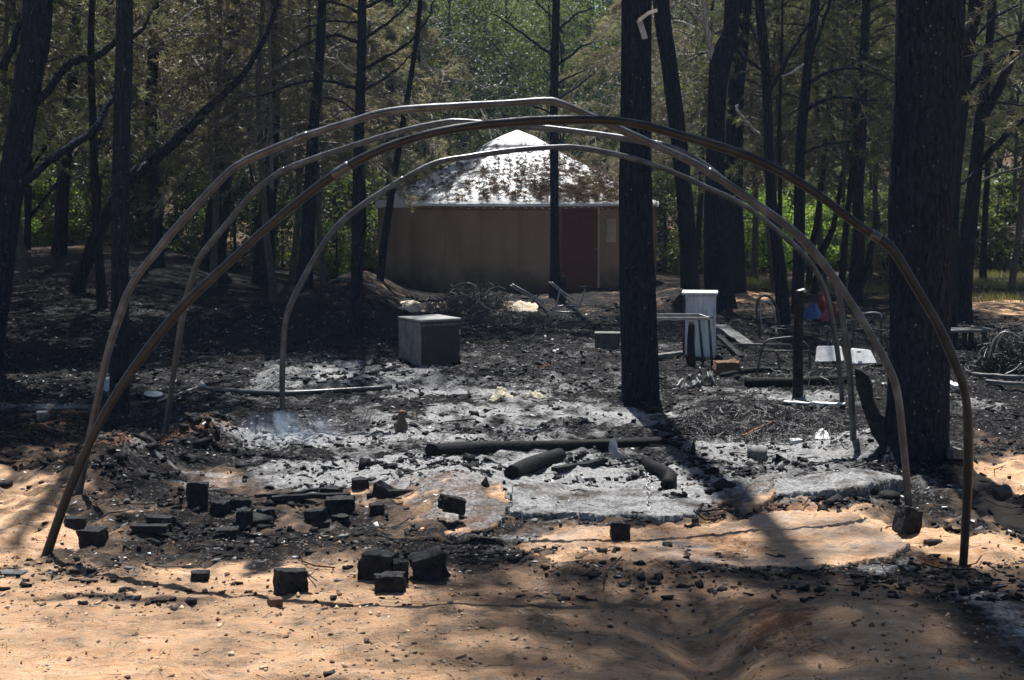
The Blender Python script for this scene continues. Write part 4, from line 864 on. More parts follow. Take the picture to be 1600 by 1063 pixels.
panel('white rounded seat panel lying left, behind the hoop feet', [(1274, 567), (1320, 566), (1319, 543), (1281, 543)], G(1300, 568).y, .9, 1)
panel('white rounded seat panel with a dark hand slot lying right, behind the hoop feet', [(1332, 570), (1371, 569), (1364, 549), (1334, 546)], G(1350, 571).y, .8, 2)
# heaps of wire
def wire_heap(label, px, py, rx, rz_, n, r, seed, mat='dark_metal', loops=(), depth=.7, curl=1.0):
    g = G(px, py); rng = random.Random(seed); t = thing('wire_heap', g, label, 'wire heap'); mb = MB(); s = g.y/FPX; RX, RZ = rx*s, rz_*s
    for i in range(n):
        a = rng.uniform(0, 6.283); q = math.sqrt(rng.random()); cx = g.x+RX*q*math.cos(a); cyy = g.y+RX*depth*q*math.sin(a); hz = RZ*(1-q*q)**.6
        c0 = Vector((cx, cyy, gz(cx, cyy) + hz*rng.uniform(.05, 1))); rad = rng.uniform(.08, .3)*min(1, RX*1.6)*curl
        ax = Vector((rng.gauss(0, 1), rng.gauss(0, 1), rng.gauss(0, .8))).normalized(); u = ax.orthogonal().normalized(); v = ax.cross(u); a0 = rng.uniform(0, 6.28); sw = rng.uniform(1.5, 5.5)
        k = 8; P = []
        for j in range(k+1):
            th = a0+sw*j/k; p = c0 + (u*math.cos(th)+v*math.sin(th))*rad*(1+.25*math.sin(th*2.3+i)) + ax*rad*.35*(j/k-.5)
            p.z = max(p.z, gz(p.x, p.y)+.004); P.append(p)
        mb.tube(P, r*rng.uniform(.7, 1.3), 3, False)
    o = mb.build('wires', M[mat], t); o['kind'] = 'stuff'
    for ln, rr_, m in loops:
        mb = MB(); mb.tube(spline(ln, 6), rr_, 6); mb.build('wire_loop', M[m], t, True)
Yh = G(750, 490).y
wire_heap('tangled heap of burnt wire in front of the yurt wall', 735, 488, 66, 38, 650, .0035, 71, curl=.6, loops=[(tr(Yh-.6, (744, 445), (748, 460), (750, 472), (760, 482)), .008, 'grey_metal'), (tr(Yh-.5, (742, 448), (744, 465), (752, 476), (768, 484)), .006, 'grey_metal'), (tr(Yh-.4, (706, 449), (720, 443), (736, 443), (746, 450)), .009, 'grey_metal'), (tr(Yh-.4, (758, 462), (764, 453), (778, 448), (790, 452)), .008, 'grey_metal')])
wire_heap('low grey mat of fine burnt wire in front of the tangled heap', 790, 505, 65, 7, 700, .003, 72, mat='dark_metal', depth=.8, curl=.4)
Yr = G(1570, 590).y
wire_heap('big round tangle of dark burnt wire at the right edge', 1572, 589, 52, 66, 700, .004, 73, curl=.75, loops=[(tr(Yr-.3, (1544, 560), (1552, 535), (1562, 522), (1572, 518)), .008, 'grey_metal'), (tr(Yr-.3, (1555, 552), (1560, 534), (1568, 521), (1580, 520), (1598, 532)), .007, 'grey_metal'), (tr(Yr-.4, (1570, 585), (1585, 578), (1596, 568)), .008, 'grey_metal')])
wire_heap('wide flat mat of fine curled black wire left of the thickest trunk', 1200, 668, 150, 5, 1500, .0022, 74, depth=.8, curl=.35)
wire_heap('loose black wire tangle around the fallen stool frame', 1270, 600, 90, 6, 350, .003, 75, depth=.6, curl=.4)
Yw = G(575, 672).y
tubes('bent_wire', [('strand', [tr(Yw, (563, 662), (569, 645), (572, 632), (578, 628)), tr(Yw, (560, 674), (574, 660), (581, 640), (580, 629)), tr(Yw, (558, 669), (570, 655), (577, 637))], .004, 'grey_metal')], 'loose bent wires sticking up left of the scorched bottle', 'wire', G(570, 672))
# cream sheets
def sheet(name, label, cat, px, py, rx, depth, hgt, mat, seed, rot=0):
    g = G(px, py); s = g.y/FPX; RX = rx*s; n = 26; V = []; F = []
    for i in range(n):
        for j in range(n):
            u, v = i/(n-1)*2-1, j/(n-1)*2-1; e = 1 + .22*float(fbm(math.atan2(v, u)*1.2, seed, s=seed)); x, y = u*RX*e, v*depth*e
            xx, yy = g.x+x*math.cos(rot)-y*math.sin(rot), g.y+x*math.sin(rot)+y*math.cos(rot)
            q = 1-min(1, max(abs(u), abs(v)))**2.0
            V.append((xx, yy, gz(xx, yy)+.015+hgt*q*(.55+.9*float(fbm(u*1.6+seed, v*1.6, s=seed+2)))+.16*hgt*float(fbm(u*5, v*5, s=seed+4))))
    for i in range(n-1):
        for j in range(n-1): k = i*n+j; F.append((k, k+n, k+n+1, k+1))
    m = len(V); V2 = V + [(x, y, z-.012) for x, y, z in V]; F2 = F + [tuple(m+q for q in f[::-1]) for f in F]
    o = link(name, mesh_np(name, V2, F2, True), M[mat]); return tag(o, label, cat)
sheet('fabric_sheet', 'crumpled cream fabric sheet left of the tangled wire heap', 'sheet', 664, 484, 38, .45, .11, 'cream', 1)
sheet('fabric_sheet', 'crumpled pale fabric strip behind the folded chair frames', 'sheet', 812, 472, 30, .35, .14, 'cream', 2)
sheet('foam_scrap', 'yellowed foam scrap on the ash left of the small one', 'foam scrap', 784, 622, 18, .10, .09, 'foam', 3)
sheet('foam_scrap', 'small yellowed foam scrap right of the larger one', 'foam scrap', 837, 623, 14, .08, .06, 'foam', 4)
sheet('blue_cloth', 'bundle of blue cloth on the ground behind the burnt post', 'cloth', 1270, 498, 15, .25, .28, 'blue_cloth', 5)
sheet('red_cloth', 'bundle of red cloth right of the blue cloth', 'cloth', 1291, 495, 13, .25, .42, 'red_cloth', 6)
sheet('pink_cloth', 'scrap of pink cloth in front of the red cloth', 'cloth', 1291, 502, 9, .12, .14, 'pink_cloth', 7)
sheet('scorched_bundle', 'black and white scorched bundle left of the brown rock', 'bundle', 1077, 606, 18, .16, .16, 'bundle', 8)
sheet('scorched_bundle', 'smaller black and white scorched bundle nearest the brown rock', 'bundle', 1103, 602, 13, .14, .20, 'bundle', 9)
sheet('foil_scrap', 'white crumpled scrap beside the foot of a hoop at right', 'scrap', 1284, 682, 11, .07, .06, 'white_panel', 10)
# folded chair frames in front of the yurt
Yf = G(885, 503).y
tubes('folding_chair', [('rail', [tr(Yf+.5, (797, 446), (815, 457), (832, 466), (857, 488)), tr(Yf+.5, (800, 444), (818, 454), (836, 464), (848, 474))], .012, 'grey_metal'), ('leg', [tr(Yf+.6, (857, 441), (846, 456), (830, 474)), tr(Yf+.5, (832, 466), (850, 486), (860, 497))], .012, 'dark_metal')], 'folded metal chair frame leaning left of the upright one', 'chair', G(835, 500))
tubes('folding_chair', [('rail', [tr(Yf, (858, 441), (875, 456), (891, 472)), tr(Yf, (862, 441), (878, 455), (895, 468))], .011, 'grey_metal'), ('leg', [tr(Yf-.1, (876, 452), (872, 466), (868, 480), (855, 503)), tr(Yf-.1, (915, 451), (908, 470), (901, 487)), tr(Yf, (928, 486), (922, 493), (915, 499)), tr(Yf, (894, 483), (890, 493), (886, 501)), tr(Yf, (886, 487), (881, 500))], .013, 'grey_metal'), ('seat_rail', [tr(Yf-.05, (869, 480), (880, 478), (895, 478), (903, 480)), tr(Yf-.05, (868, 487), (885, 488), (900, 488))], .013, 'grey_metal'), ('arm_rest', [tr(Yf-.1, (906, 449), (925, 449))], .018, 'dark_metal')], 'upright metal folding chair frame in front of the yurt door', 'chair', G(890, 502))
# bench and planks at right
Yb = G(1512, 545).y; zt = at(1512, 517, Yb).z
t = thing('bench', G(1512, 545), 'low charred bench behind the nearest hoop at right', 'bench')
mb = MB(); mb.box((at(1516, 517, Yb).x, Yb+.1, zt), (.62, .36, .035), rz(8)); mb.build('plank', M['greyflake'], t, bevel=.004)
for px in (1493, 1507, 1517, 1538):
    x = at(px, 530, Yb).x; mb = MB(); mb.box((x, Yb, (zt+gz(x, Yb))/2-.03), (.055, .06, zt-gz(x, Yb)+.04)); mb.build('leg', M['char_block'], t)
def plank(label, a, b_, w, th, mat, lift=.02, name='plank', roll=0, za=None, zb=None):
    A, B_ = G(*a), G(*b_); A.z += lift + (za or 0); B_.z += lift + (zb or 0); d = B_-A; L = d.length; n = 10; mb = MB(); side = Vector((-d.y, d.x, 0)).normalized(); V = []; rr = random.Random(int(a[0]*7+a[1]))
    up = d.normalized().cross(side)*-1; up = Vector((0, 0, 1)) if up.z < 0 else up
    sd = (side*math.cos(math.radians(roll)) + Vector((0, 0, 1))*math.sin(math.radians(roll)))
    for i in range(n+1):
        p = A + d*i/n + Vector((0, 0, rr.uniform(-.006, .006))); ww = w/2*(1+rr.uniform(-.12, .12))
        V += [p-sd*ww, p+sd*ww, p+sd*ww+up*th, p-sd*ww+up*th]
    F = [(i*4+k, (i+1)*4+k, (i+1)*4+(k+1) % 4, i*4+(k+1) % 4) for i in range(n) for k in range(4)] + [(0, 1, 2, 3), (n*4+3, n*4+2, n*4+1, n*4)]
    mb.add(V, F); o = mb.build(name, M[mat], None); return tag(o, label, 'plank')
plank('upper of two grey edged charred planks at the right edge', (1520, 594), (1640, 602), .10, .03, 'greyflake', .05)
plank('lower of two grey edged charred planks at the right edge', (1540, 602), (1650, 612), .09, .03, 'greyflake', .03)
plank('grey board sloping down right of the white cabinet', (1124, 530), (1172, 545), .18, .02, 'greyflake', .03, za=.16)
plank('curved black plank lying below the grey sloping board', (1122, 540), (1158, 562), .07, .03, 'char_block', .02, za=.1)
plank('white board scrap right of the thickest trunk', (1478, 604), (1500, 612), .09, .02, 'white_panel', .04)
plank('flat dark board under the table frame, left of the white cabinet', (1020, 562), (1072, 556), .12, .04, 'greyflake', .02)
plank('dark board left of the sooty metal box', (575, 590), (622, 578), .07, .03, 'char_block', .02)
plank('narrow dark board behind the scattered blocks at left', (400, 782), (495, 772), .035, .02, 'char_block', .015)
plank('narrow black batten behind the charred brick at left', (425, 785), (548, 780), .05, .03, 'char_block', .015)
plank('short grey timber lying at the foot of the thickest trunk', (1462, 712), (1500, 722), .10, .07, 'greyflake', .02)
plank('black slat lying below the long log', (866, 741), (945, 726), .06, .03, 'char_block', .015)
plank('narrow pale board lying behind the middle hoop', (1225, 633), (1320, 637), .10, .015, 'ashflake', .025)
plank('thin rusty batten lying on the fine wire mat', (1160, 692), (1220, 664), .02, .015, 'trim', .05)
# logs
def log(label, path, rads, sides=18, mat='char', seed=0, lift=.0, name='charred_log'):
    P = []
    for (x, y), r in zip(path, rads): p = G(x, y); p.z = max(p.z, gz(p.x, p.y)) + r*.8 + lift; P.append((p, r))
    d0 = (P[0][0]-P[1][0]).normalized(); d1 = (P[-1][0]-P[-2][0]).normalized()
    P = [(P[0][0]+d0*.012, P[0][1]*.15), (P[0][0]+d0*.006, P[0][1]*.8)] + P + [(P[-1][0]+d1*.006, P[-1][1]*.8), (P[-1][0]+d1*.012, P[-1][1]*.15)]
    o = link(name, trunk_mesh(name, P, sides, .03, .10, seed), M[mat]); return tag(o, label, 'log')
log('long charred log lying across the ash in the middle', [(676, 713), (740, 712), (860, 704), (950, 700), (1032, 697)], [.052, .05, .046, .04, .034], seed=41)
log('short thick charred log slanting in front of the long one', [(801, 748), (830, 737), (872, 722)], [.052, .062, .058], seed=42)
log('stubby charred log end beside the chain', [(1042, 765), (1046, 752), (1020, 736), (1008, 728)], [.045, .05, .045, .035], seed=43)
log('long charred beam on the ground behind the burnt post', [(1168, 604), (1240, 603), (1325, 600)], [.055, .05, .05], seed=44)
log('thin charred beam lying behind the stool frame', [(1130, 590), (1180, 582), (1245, 583)], [.03, .035, .03], seed=45)
log('thin charred branch under the bench at right', [(1482, 572), (1520, 570), (1550, 566)], [.03, .03, .025], seed=46)
# leaning slab of charred bark at the foot of the thickest trunk
P0 = G(1396, 712); mb = MB()
outl = [(1335, 576), (1345, 579), (1357, 588), (1362, 602), (1364, 625), (1376, 648), (1394, 660), (1412, 690), (1418, 728), (1400, 724), (1380, 706), (1362, 678), (1348, 640), (1338, 605)]
V = [at(x, y, 11.25 + (720-y)*.0016) for x, y in outl]; V2 = [v + Vector((.03, .10, 0)) for v in V]; m = len(V)
mb.add(V + V2, [tuple(range(m)), tuple(range(2*m-1, m-1, -1))] + [(i, (i+1) % m, m+(i+1) % m, m+i)[::-1] for i in range(m)])
tag(mb.build('bark_slab', M['char_block'], None), 'black slab of charred bark leaning against the thickest trunk', 'bark slab')
# fallen tube
Yp = G(315, 613).y
mb = MB(); pp = [(313, 608), (345, 611), (440, 616), (530, 612), (612, 607)]; mb.tube(spline([G(x, y+3) + Vector((0, 0, .03)) for x, y in pp], 6), .026, 10)
t = thing('fallen_tube', G(440, 617), 'straight grey tube lying on the ground behind the left hoops', 'tube'); mb.build('pipe', M['steel'], t, True)
mb = MB(); g = G(316, 611); mb.lathe([(.01, -.045), (.035, -.03), (.045, 0), (.035, .03), (.01, .045)], g + Vector((0, 0, .045)), 12); mb.build('end_knob', M['grey_metal'], t, True)
mb = MB(); mb.tube([G(247, 630)+Vector((0, 0, .02)), G(309, 611)+Vector((0, 0, .04))], .011, 7); tag(mb.build('metal_rod', M['grey_metal'], None, True), 'thin pale metal rod pointing at the fallen tube', 'rod')
# bottle
g = G(627, 680); t = thing('bottle', g, 'scorched brown bottle standing upright left of the long log', 'bottle')
s = g.y/FPX; mb = MB(); mb.lathe([(.045, -.02), (.053, 0), (.054, .02), (.054, .085), (.05, .105), (.034, .128), (.029, .15), (.029, .185)], g, 20, rxyz(0, 2, 0)); mb.build('body', M['brown'], t, True)
mb = MB(); mb.lathe([(.030, .183), (.032, .187), (.030, .205), (.012, .214)], g, 16, rxyz(0, 2, 0)); mb.build('cap', M['rock'], t, True)
# tin can, lying, a black disc on its left end painting the shade inside
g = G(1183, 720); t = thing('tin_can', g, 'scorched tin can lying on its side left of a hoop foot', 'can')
mr = rxyz(0, -90, -12); mb = MB(); r = .056
mb.lathe([(r*.90, -.075), (r, -.075), (r*1.03, -.07), (r*.99, -.06), (r*.99, .055), (r*1.03, .065), (r, .072), (r*.4, .07)], g + Vector((0, 0, r*.95)), 24, mr); mb.build('body', M['greyflake'], t, True)
mb = MB(); mb.lathe([(r*.9, .074), (r*.95, .0745), (r*.85, .02), (r*.8, -.06)][:2] + [(r*.9, .076)], g + Vector((0, 0, r*.95)), 24, mr); mb.build('inner_shade_disc', M['char'], t, True)
g = G(1566, 782); mb = MB(); r = .05; mb.lathe([(r*.8, -.05), (r, -.05), (r, .04), (r*.9, .05)], g + Vector((0, 0, r)), 20, rxyz(10, 70, 30)); tag(mb.build('small_can', M['dark_metal'], None, True), 'small blackened can lying on bare soil at the right edge', 'can')
# shards
def shard(label, pts, Y, bend, mat):
    P = [at(x, y, Y) for x, y in pts]; zb = min(p.z for p in P); V = [Vector((p.x, p.y + bend*(p.z-zb)**1.0, p.z)) for p in P]; m = len(V); c = sum(V, Vector())/m + Vector((0, -.02, 0))
    mb = MB(); back = Vector((0, .008, 0)); mb.add(V + [c] + [v+back for v in V] + [c+back], [(i, (i+1) % m, m) for i in range(m)] + [(m+1+(i+1) % m, m+1+i, 2*m+1) for i in range(m)] + [(i, m+1+i, m+1+(i+1) % m, (i+1) % m) for i in range(m)])
    return tag(mb.build('metal_shard', M[mat], None), label, 'shard')
shard('curled pale grey metal shard standing in front of the long log', [(958, 718), (951, 702), (953, 692), (961, 685), (965, 695), (966, 704), (974, 711), (981, 716), (972, 718)], G(965, 719).y, .3, 'grey_metal')
shard('pointed black shard standing right of the pale metal shard', [(1077, 709), (1081, 697), (1085, 686), (1087, 700), (1087, 712)], G(1083, 713).y, .1, 'char_block')
shard('pointed black shard standing on top of the earthy slab', [(748, 762), (754, 752), (760, 745), (765, 760), (764, 766)], G(757, 768).y, .1, 'char_block')
shard('large black curved shard leaning on the left of the earthy slab', [(581, 775), (583, 757), (594, 752), (604, 758), (618, 765), (648, 767), (630, 774), (610, 781), (590, 780)], G(600, 782).y, .35, 'char_block')
# chain
t = thing('chain', G(1020, 805), 'rusty steel chain hanging over the edge of the pale slab', 'chain'); prev = None
cpts = [(1007, 764), (1013, 770), (1014, 778), (1012, 787), (1013, 796), (1015, 805), (1020, 811), (1030, 812), (1042, 812), (1054, 810)]
cz = [.10, .11, .11, .105, .03, .02, .015, .015, .015, .015]
CP = spline([G(x, y) + Vector((0, -.01, z+.01)) for (x, y), z in zip(cpts, cz)], 2)
for i, p in enumerate(CP[:-1]):
    d = (CP[i+1]-p).normalized(); u = d.orthogonal().normalized(); u = u if i % 2 else d.cross(u)
    ring = [p + d*.026*math.cos(a) + u*.014*math.sin(a) for a in np.linspace(0, 2*math.pi, 11)]
    mb = MB(); mb.tube(ring, .0045, 5, False); mb.build('link', M['grey_metal'], t, True)
# things at far left
g = G(110, 655); t = thing('basin', g, 'black plastic basin lying left of the far left trunk', 'basin'); mb = MB(); c = g + Vector((0, .06, .05))
mb.box(c, (.31, .17, .10), rz(6), 1.12); mb.build('tub', M['dark_metal'], t, bevel=.02)
mb = MB(); mb.box(c + Vector((0, 0, .052)), (.33, .19, .012), rz(6)); mb.build('rim', M['greyflake'], t, bevel=.004)
g = G(67, 658); mb = MB(); mb.lathe([(.042, 0), (.052, .02), (.054, .085), (.046, .09)], g, 14, rxyz(4, 0, 0)); tag(mb.build('burnt_pot', M['greyflake'], None, True), 'small grey burnt pot left of the black basin', 'pot')
g = G(240, 622); t = thing('plate', g, 'white enamel plate standing tilted right of the far left trunk', 'plate'); mb = MB(); mb.lathe([(.015, -.008), (.065, -.006), (.09, .009), (.094, .012), (.088, .012), (.063, -.002), (.01, -.003)], g + Vector((0, 0, .03)), 26, rxyz(8, 6, 0)); mb.build('dish', M['ashflake'], t, True)
g = G(170, 612); t = thing('white_tub', g, 'small white tub behind the far left trunk', 'tub'); mb = MB(); mb.box(g + Vector((0, 0, .06)), (.10, .09, .14), rz(20), 1.1); mb.build('body', M['white_paint'], t, bevel=.01); mb = MB(); mb.box(g + Vector((0, 0, .136)), (.125, .115, .016), rz(20)); mb.build('lid', M['white_panel'], t, bevel=.004)
g = G(950, 545); t = thing('metal_crate', g, 'dark blue grey metal crate left of the thick middle trunk', 'crate'); mb = MB(); mb.box(g + Vector((0, .1, .09)), (.32, .24, .20), rz(-6)); mb.build('body', M['dark_metal'], t, bevel=.008); mb = MB(); mb.box(g + Vector((0, .1, .196)), (.335, .255, .012), rz(-6)); mb.build('rim', M['greyflake'], t)
# metal strap on the middle trunk
Ys = 14.3-.175; t = thing('metal_bracket', at(1008, 62, Ys), 'bent bare metal bracket nailed to the thick middle trunk', 'bracket')
def strip(pts, w, th, Y):
    mb = MB(); P = [at(x, y, Y) for x, y in pts]; V = []
    for i, p in enumerate(P):
        d = (P[min(i+1, len(P)-1)]-P[max(i-1, 0)]).normalized(); sd = Vector((d.z, 0, -d.x))
        V += [p-sd*w, p+sd*w, p+sd*w+Vector((0, th, 0)), p-sd*w+Vector((0, th, 0))]
    n = len(P)-1; mb.add(V, [(i*4+k, (i+1)*4+k, (i+1)*4+(k+1) % 4, i*4+(k+1) % 4) for i in range(n) for k in range(4)] + [(0, 1, 2, 3), (n*4+3, n*4+2, n*4+1, n*4)]); return mb
strip([(1008, 61), (1005, 50), (1001, 38), (998, 31)], .026, .01, Ys).build('strap', M['grey_metal'], t)
strip([(998, 32), (1006, 26), (1014, 20), (1027, 16)], .016, .01, Ys-.02).build('strap_arm', M['white_panel'], t)

# ------------------------------------------------------------------ charred blocks, one by one
def block(label, px, py, w, h, d=None, rot=0, tiltx=0, tilty=0, mat='char_block', lift=0.0, name='charred_block', cat='block', seed=None, cuts=6, amp=.075):
    g = G(px, py); s = g.y/FPX; w, h = w*s, h*s; d = d*s if d else w*.85; seed = seed if seed is not None else int(px*3+py)
    bm = bmesh.new(); bmesh.ops.create_cube(bm, size=1.0); bmesh.ops.subdivide_edges(bm, edges=list(bm.edges), cuts=cuts+3, use_grid_fill=True)
    co = np.array([v.co[:] for v in bm.verts]); k = np.max(np.abs(co), 1); 
    n3 = fbm(co[:, 0]*2.2+seed, co[:, 1]*2.2, co[:, 2]*2.2, s=seed % 97, o=2); n4 = fbm(co[:, 0]*7, co[:, 1]*7+seed, co[:, 2]*5, s=seed % 89, o=2)
    rr = np.linalg.norm(co, axis=1); co2 = co*(1 - .16*np.clip(rr-.62, 0, 1))[:, None]*(1 + amp*2.2*n3 + amp*1.1*n4 - .10*np.exp(-(vnoise(co[:, 0]*3.1+seed, co[:, 1]*3.1, co[:, 2]*2.2, s=seed % 61)/.10)**2))[:, None]
    for v, c_ in zip(bm.verts, co2): v.co = (c_[0]*w, c_[1]*d, c_[2]*h)
    R_ = rxyz(tiltx + (seed*7 % 11)-5, tilty + (seed*5 % 9)-4, rot); sink = .022
    for v in bm.verts: v.co = R_ @ v.co
    zmin = min(v.co.z for v in bm.verts); me = bpy.data.meshes.new(name)
    for v in bm.verts: v.co += Vector((g.x, g.y + d*.5, g.z - zmin - sink + lift))
    bm.to_mesh(me); bm.free(); return tag(link(name, me, M[mat]), label, cat, 'charred blocks strewn in front of the tent' if mat == 'char_block' else None)
block('cubic charred block standing alone in front, nearest the camera at left', 451, 929, 48, 40, rot=22)
block('large charred block at the back of the front cluster of three', 590, 908, 54, 44, rot=-12)
block('narrow charred block at the right of the front cluster of three', 625, 912, 24, 40, rot=10)
block('low charred block with brownish face, lowest of the front cluster', 608, 927, 48, 32, 30, rot=-3)
block('charred block with slanting top just right of the front cluster', 669, 909, 54, 42, rot=14, tilty=-9)
block('small squarish charred block standing alone on pale ground right of the middle', 969, 849, 30, 34, rot=4)
block('tall charred block with grey top farthest back among the left blocks', 306, 797, 32, 44, rot=8)
block('narrow upright charred block right of the tall grey topped one', 380, 830, 26, 36, rot=5)
block('wide smooth charred brick in the middle group of blocks', 530, 803, 46, 28, 26, rot=6)
block('charred block left of the wide smooth brick', 491, 822, 32, 28, rot=-8)
block('thin flat charred tile in front of the middle group of blocks', 500, 826, 28, 13, 22, rot=5)
block('charred chunk lying on the earthy slab', 706, 828, 38, 24, 26, rot=30, tilty=14, lift=.10)
block('charred block by the left foot of the nearest hoop', 143, 853, 38, 28, rot=-14)
block('reddish black chunk touching the left leg of the nearest hoop', 114, 826, 32, 20, rot=20)
block('long charred lump left of the narrow upright block', 247, 826, 46, 22, 26, rot=-6, amp=.09)
block('flat charred lump in front of the long lump', 232, 829, 60, 11, 20, rot=-10, amp=.09)
block('jagged charred lump between the tall block and the narrow block', 348, 842, 34, 17, rot=12, amp=.1)
block('rough black lump between sand and ash at lower left', 310, 909, 28, 18, rot=9, amp=.1)
block('charred block tilted against the foot of a hoop at right', 1422, 838, 34, 44, 30, rot=16, tilty=16)
block('round black stone near the lower right hoop foot', 1460, 853, 24, 12, rot=10, amp=.07)
block('charred lump left of the wide smooth brick, behind it', 516, 777, 30, 18, rot=-12, amp=.08)
block('charred lump left of the large black curved shard', 562, 768, 26, 22, rot=15, amp=.09)
block('charred lump beside the narrow upright block, right', 414, 809, 26, 16, rot=35, amp=.1)
block('charred lump touching the right of the tall grey topped block', 342, 806, 26, 24, rot=-20, amp=.1)
block('wide jagged charred lump behind the narrow upright block', 362, 800, 50, 22, 26, rot=8, amp=.1)
block('small charred lump right of the wide smooth brick', 532, 817, 24, 14, rot=-30, amp=.1)
block('rounded charred lump left of the earthy slab, in front', 588, 803, 22, 18, rot=10, amp=.08)
block('small black cube on grey ash right of the small squarish block', 1147, 895, 13, 9, rot=14)
block('brown rock beside the scorched bundle', 1138, 588, 40, 24, 30, rot=12, mat='rock', name='rock', cat='rock', amp=.08)
block('small brown rock left of the small grey pot', 43, 658, 26, 12, rot=10, mat='rock', name='rock', cat='rock', amp=.09)
block('orange brown stone on the sand below the lone front block', 429, 948, 22, 17, rot=20, mat='rock', name='rock', cat='rock', amp=.08)
block('pale stone low in the foreground', 411, 1046, 14, 11, rot=20, mat='pebble', name='rock', cat='rock', amp=.08)
block('black stone at the bottom edge of the picture', 514, 1056, 18, 11, rot=20, name='rock', cat='rock', amp=.08)
block('flat dark stone on the sand at the left edge', 18, 901, 38, 11, 22, rot=-4, mat='greyflake', name='rock', cat='rock', amp=.07)
block('orange red clod beside the black basin', 128, 650, 20, 9, rot=-4, mat='rock', name='rock', cat='rock', amp=.09)
block('pale flat stone on the wire mat left of a hoop foot', 1245, 693, 18, 9, rot=-4, mat='ashflake', name='rock', cat='rock', amp=.09)

# ------------------------------------------------------------------ loose debris nobody could count
def chips(name, label, cat, n, region, smin, smax, mat, seed, flat=.55, weight=None, lift=.15):
    rng = np.random.default_rng(seed); x0, x1, y0, y1 = region; P = np.zeros((0, 2))
    while len(P) < n:
        u = rng.random((n*3, 2)); y = y0*(y1/y0)**u[:, 0]; x = (x0+(x1-x0)*u[:, 1])*np.maximum(1, y/10 if x1 < 5 else 1)
        keep = rng.random(n*3) < weight(x, y); P = np.concatenate([P, np.stack([x, y], 1)[keep]])
    P = P[:n]; z = H(P[:, 0], P[:, 1]); s = (smin*(smax/smin)**(rng.random(n)**1.7))*np.maximum(1, P[:, 1]/13)**.6
    cube = np.array([[a, b_, c_] for c_ in (-1, 1) for b_ in (-1, 1) for a in (-1, 1)], float)*.5
    Vv = cube[None]*(1+rng.uniform(-.8, .35, (n, 8, 3))); Vv *= np.stack([rng.uniform(.6, 1.7, n), rng.uniform(.5, 1.1, n), flat*rng.uniform(.4, 1.3, n)], 1)[:, None, :]
    a = rng.uniform(0, 6.283, n); b_ = rng.normal(0, .35, n); ca, sa, cb, sb = np.cos(a), np.sin(a), np.cos(b_), np.sin(b_)
    x, y_, z_ = Vv[..., 0], Vv[..., 1], Vv[..., 2]; x2 = x*cb[:, None]+z_*sb[:, None]; z2 = -x*sb[:, None]+z_*cb[:, None]
    Vv = np.stack([x2*ca[:, None]-y_*sa[:, None], x2*sa[:, None]+y_*ca[:, None], z2], -1)*s[:, None, None]
    Vv += np.stack([P[:, 0], P[:, 1], z + s*flat*lift], 1)[:, None, :]
    q = np.array([(0,2,3,1), (4,5,7,6), (0,1,5,4), (2,6,7,3), (0,4,6,2), (1,3,7,5)])
    Ff = (np.arange(n)*8)[:, None, None] + q[None]
    o = link(name, mesh_np(name, Vv.reshape(-1, 3), Ff.reshape(-1, 4)), M[mat]); return tag(o, label, cat, kind='stuff')
def wch(x, y):
    c, a, r, l = masks(x, y); return np.clip(c*(.06+1.3*np.clip(fbm(x*2.0, y*3.2, s=91)+.18, 0, 1)) - .03*a, 0, 1)
def wash(x, y):
    c, a, r, l = masks(x, y); return np.clip(.5*c*np.clip(fbm(x*1.7, y*1.7, s=95)+.3, 0, 1), 0, 1)
def wsand(x, y): return np.clip(.12 + .5*np.clip(fbm(x*1.2, y*1.2, s=99), 0, 1), 0, 1)
chips('charcoal_bits', 'countless bits of black charcoal over the burnt ground', 'charcoal', 30000, (-4.4, 4.4, 7.3, 26), .007, .055, 'char', 301, .6, wch)
chips('cinder_bits', 'countless grey cinders over the burnt ground', 'cinders', 14000, (-4.4, 4.4, 7.6, 26), .006, .045, 'greyflake', 302, .4, wch)
chips('ash_flakes', 'countless pale flakes of ash over the burnt ground', 'ash', 6000, (-4.4, 4.4, 8.0, 24), .006, .035, 'ashflake', 303, .25, wash)
chips('gravel', 'small stones and clods over the sandy ground in front', 'gravel', 2500, (-4, 4, 5.6, 8.6), .004, .026, 'pebble', 304, .7, wsand)
chips('dark_gravel', 'small dark crumbs over the sandy ground in front', 'crumbs', 4200, (-4, 4, 5.6, 9), .004, .028, 'rock', 305, .6, wsand)
chips('red_clods', 'crumbs of red brown soil on the mounds', 'clods', 420, (-4.4, 2, 8, 16), .012, .06, 'rock', 306, .7, lambda x, y: np.clip(masks(x, y)[2]-.25, 0, 1))
chips('clods', 'burnt clods and broken lumps heaped on the mounds', 'clods', 260, (-4.4, 4.4, 8, 14), .03, .12, 'char', 307, .7, lambda x, y: np.clip(1.2*bl(x, y, blob(190, 735, 90, 26)) + .9*bl(x, y, blob(330, 692, 60, 16)) + .6*bl(x, y, blob(690, 745, 80, 12)) + .7*bl(x, y, blob(1200, 765, 60, 14)) + .7*bl(x, y, blob(1330, 780, 60, 20)) + .4*bl(x, y, blob(1000, 725, 120, 16)) + .3*bl(x, y, blob(450, 800, 150, 20)), 0, 1))
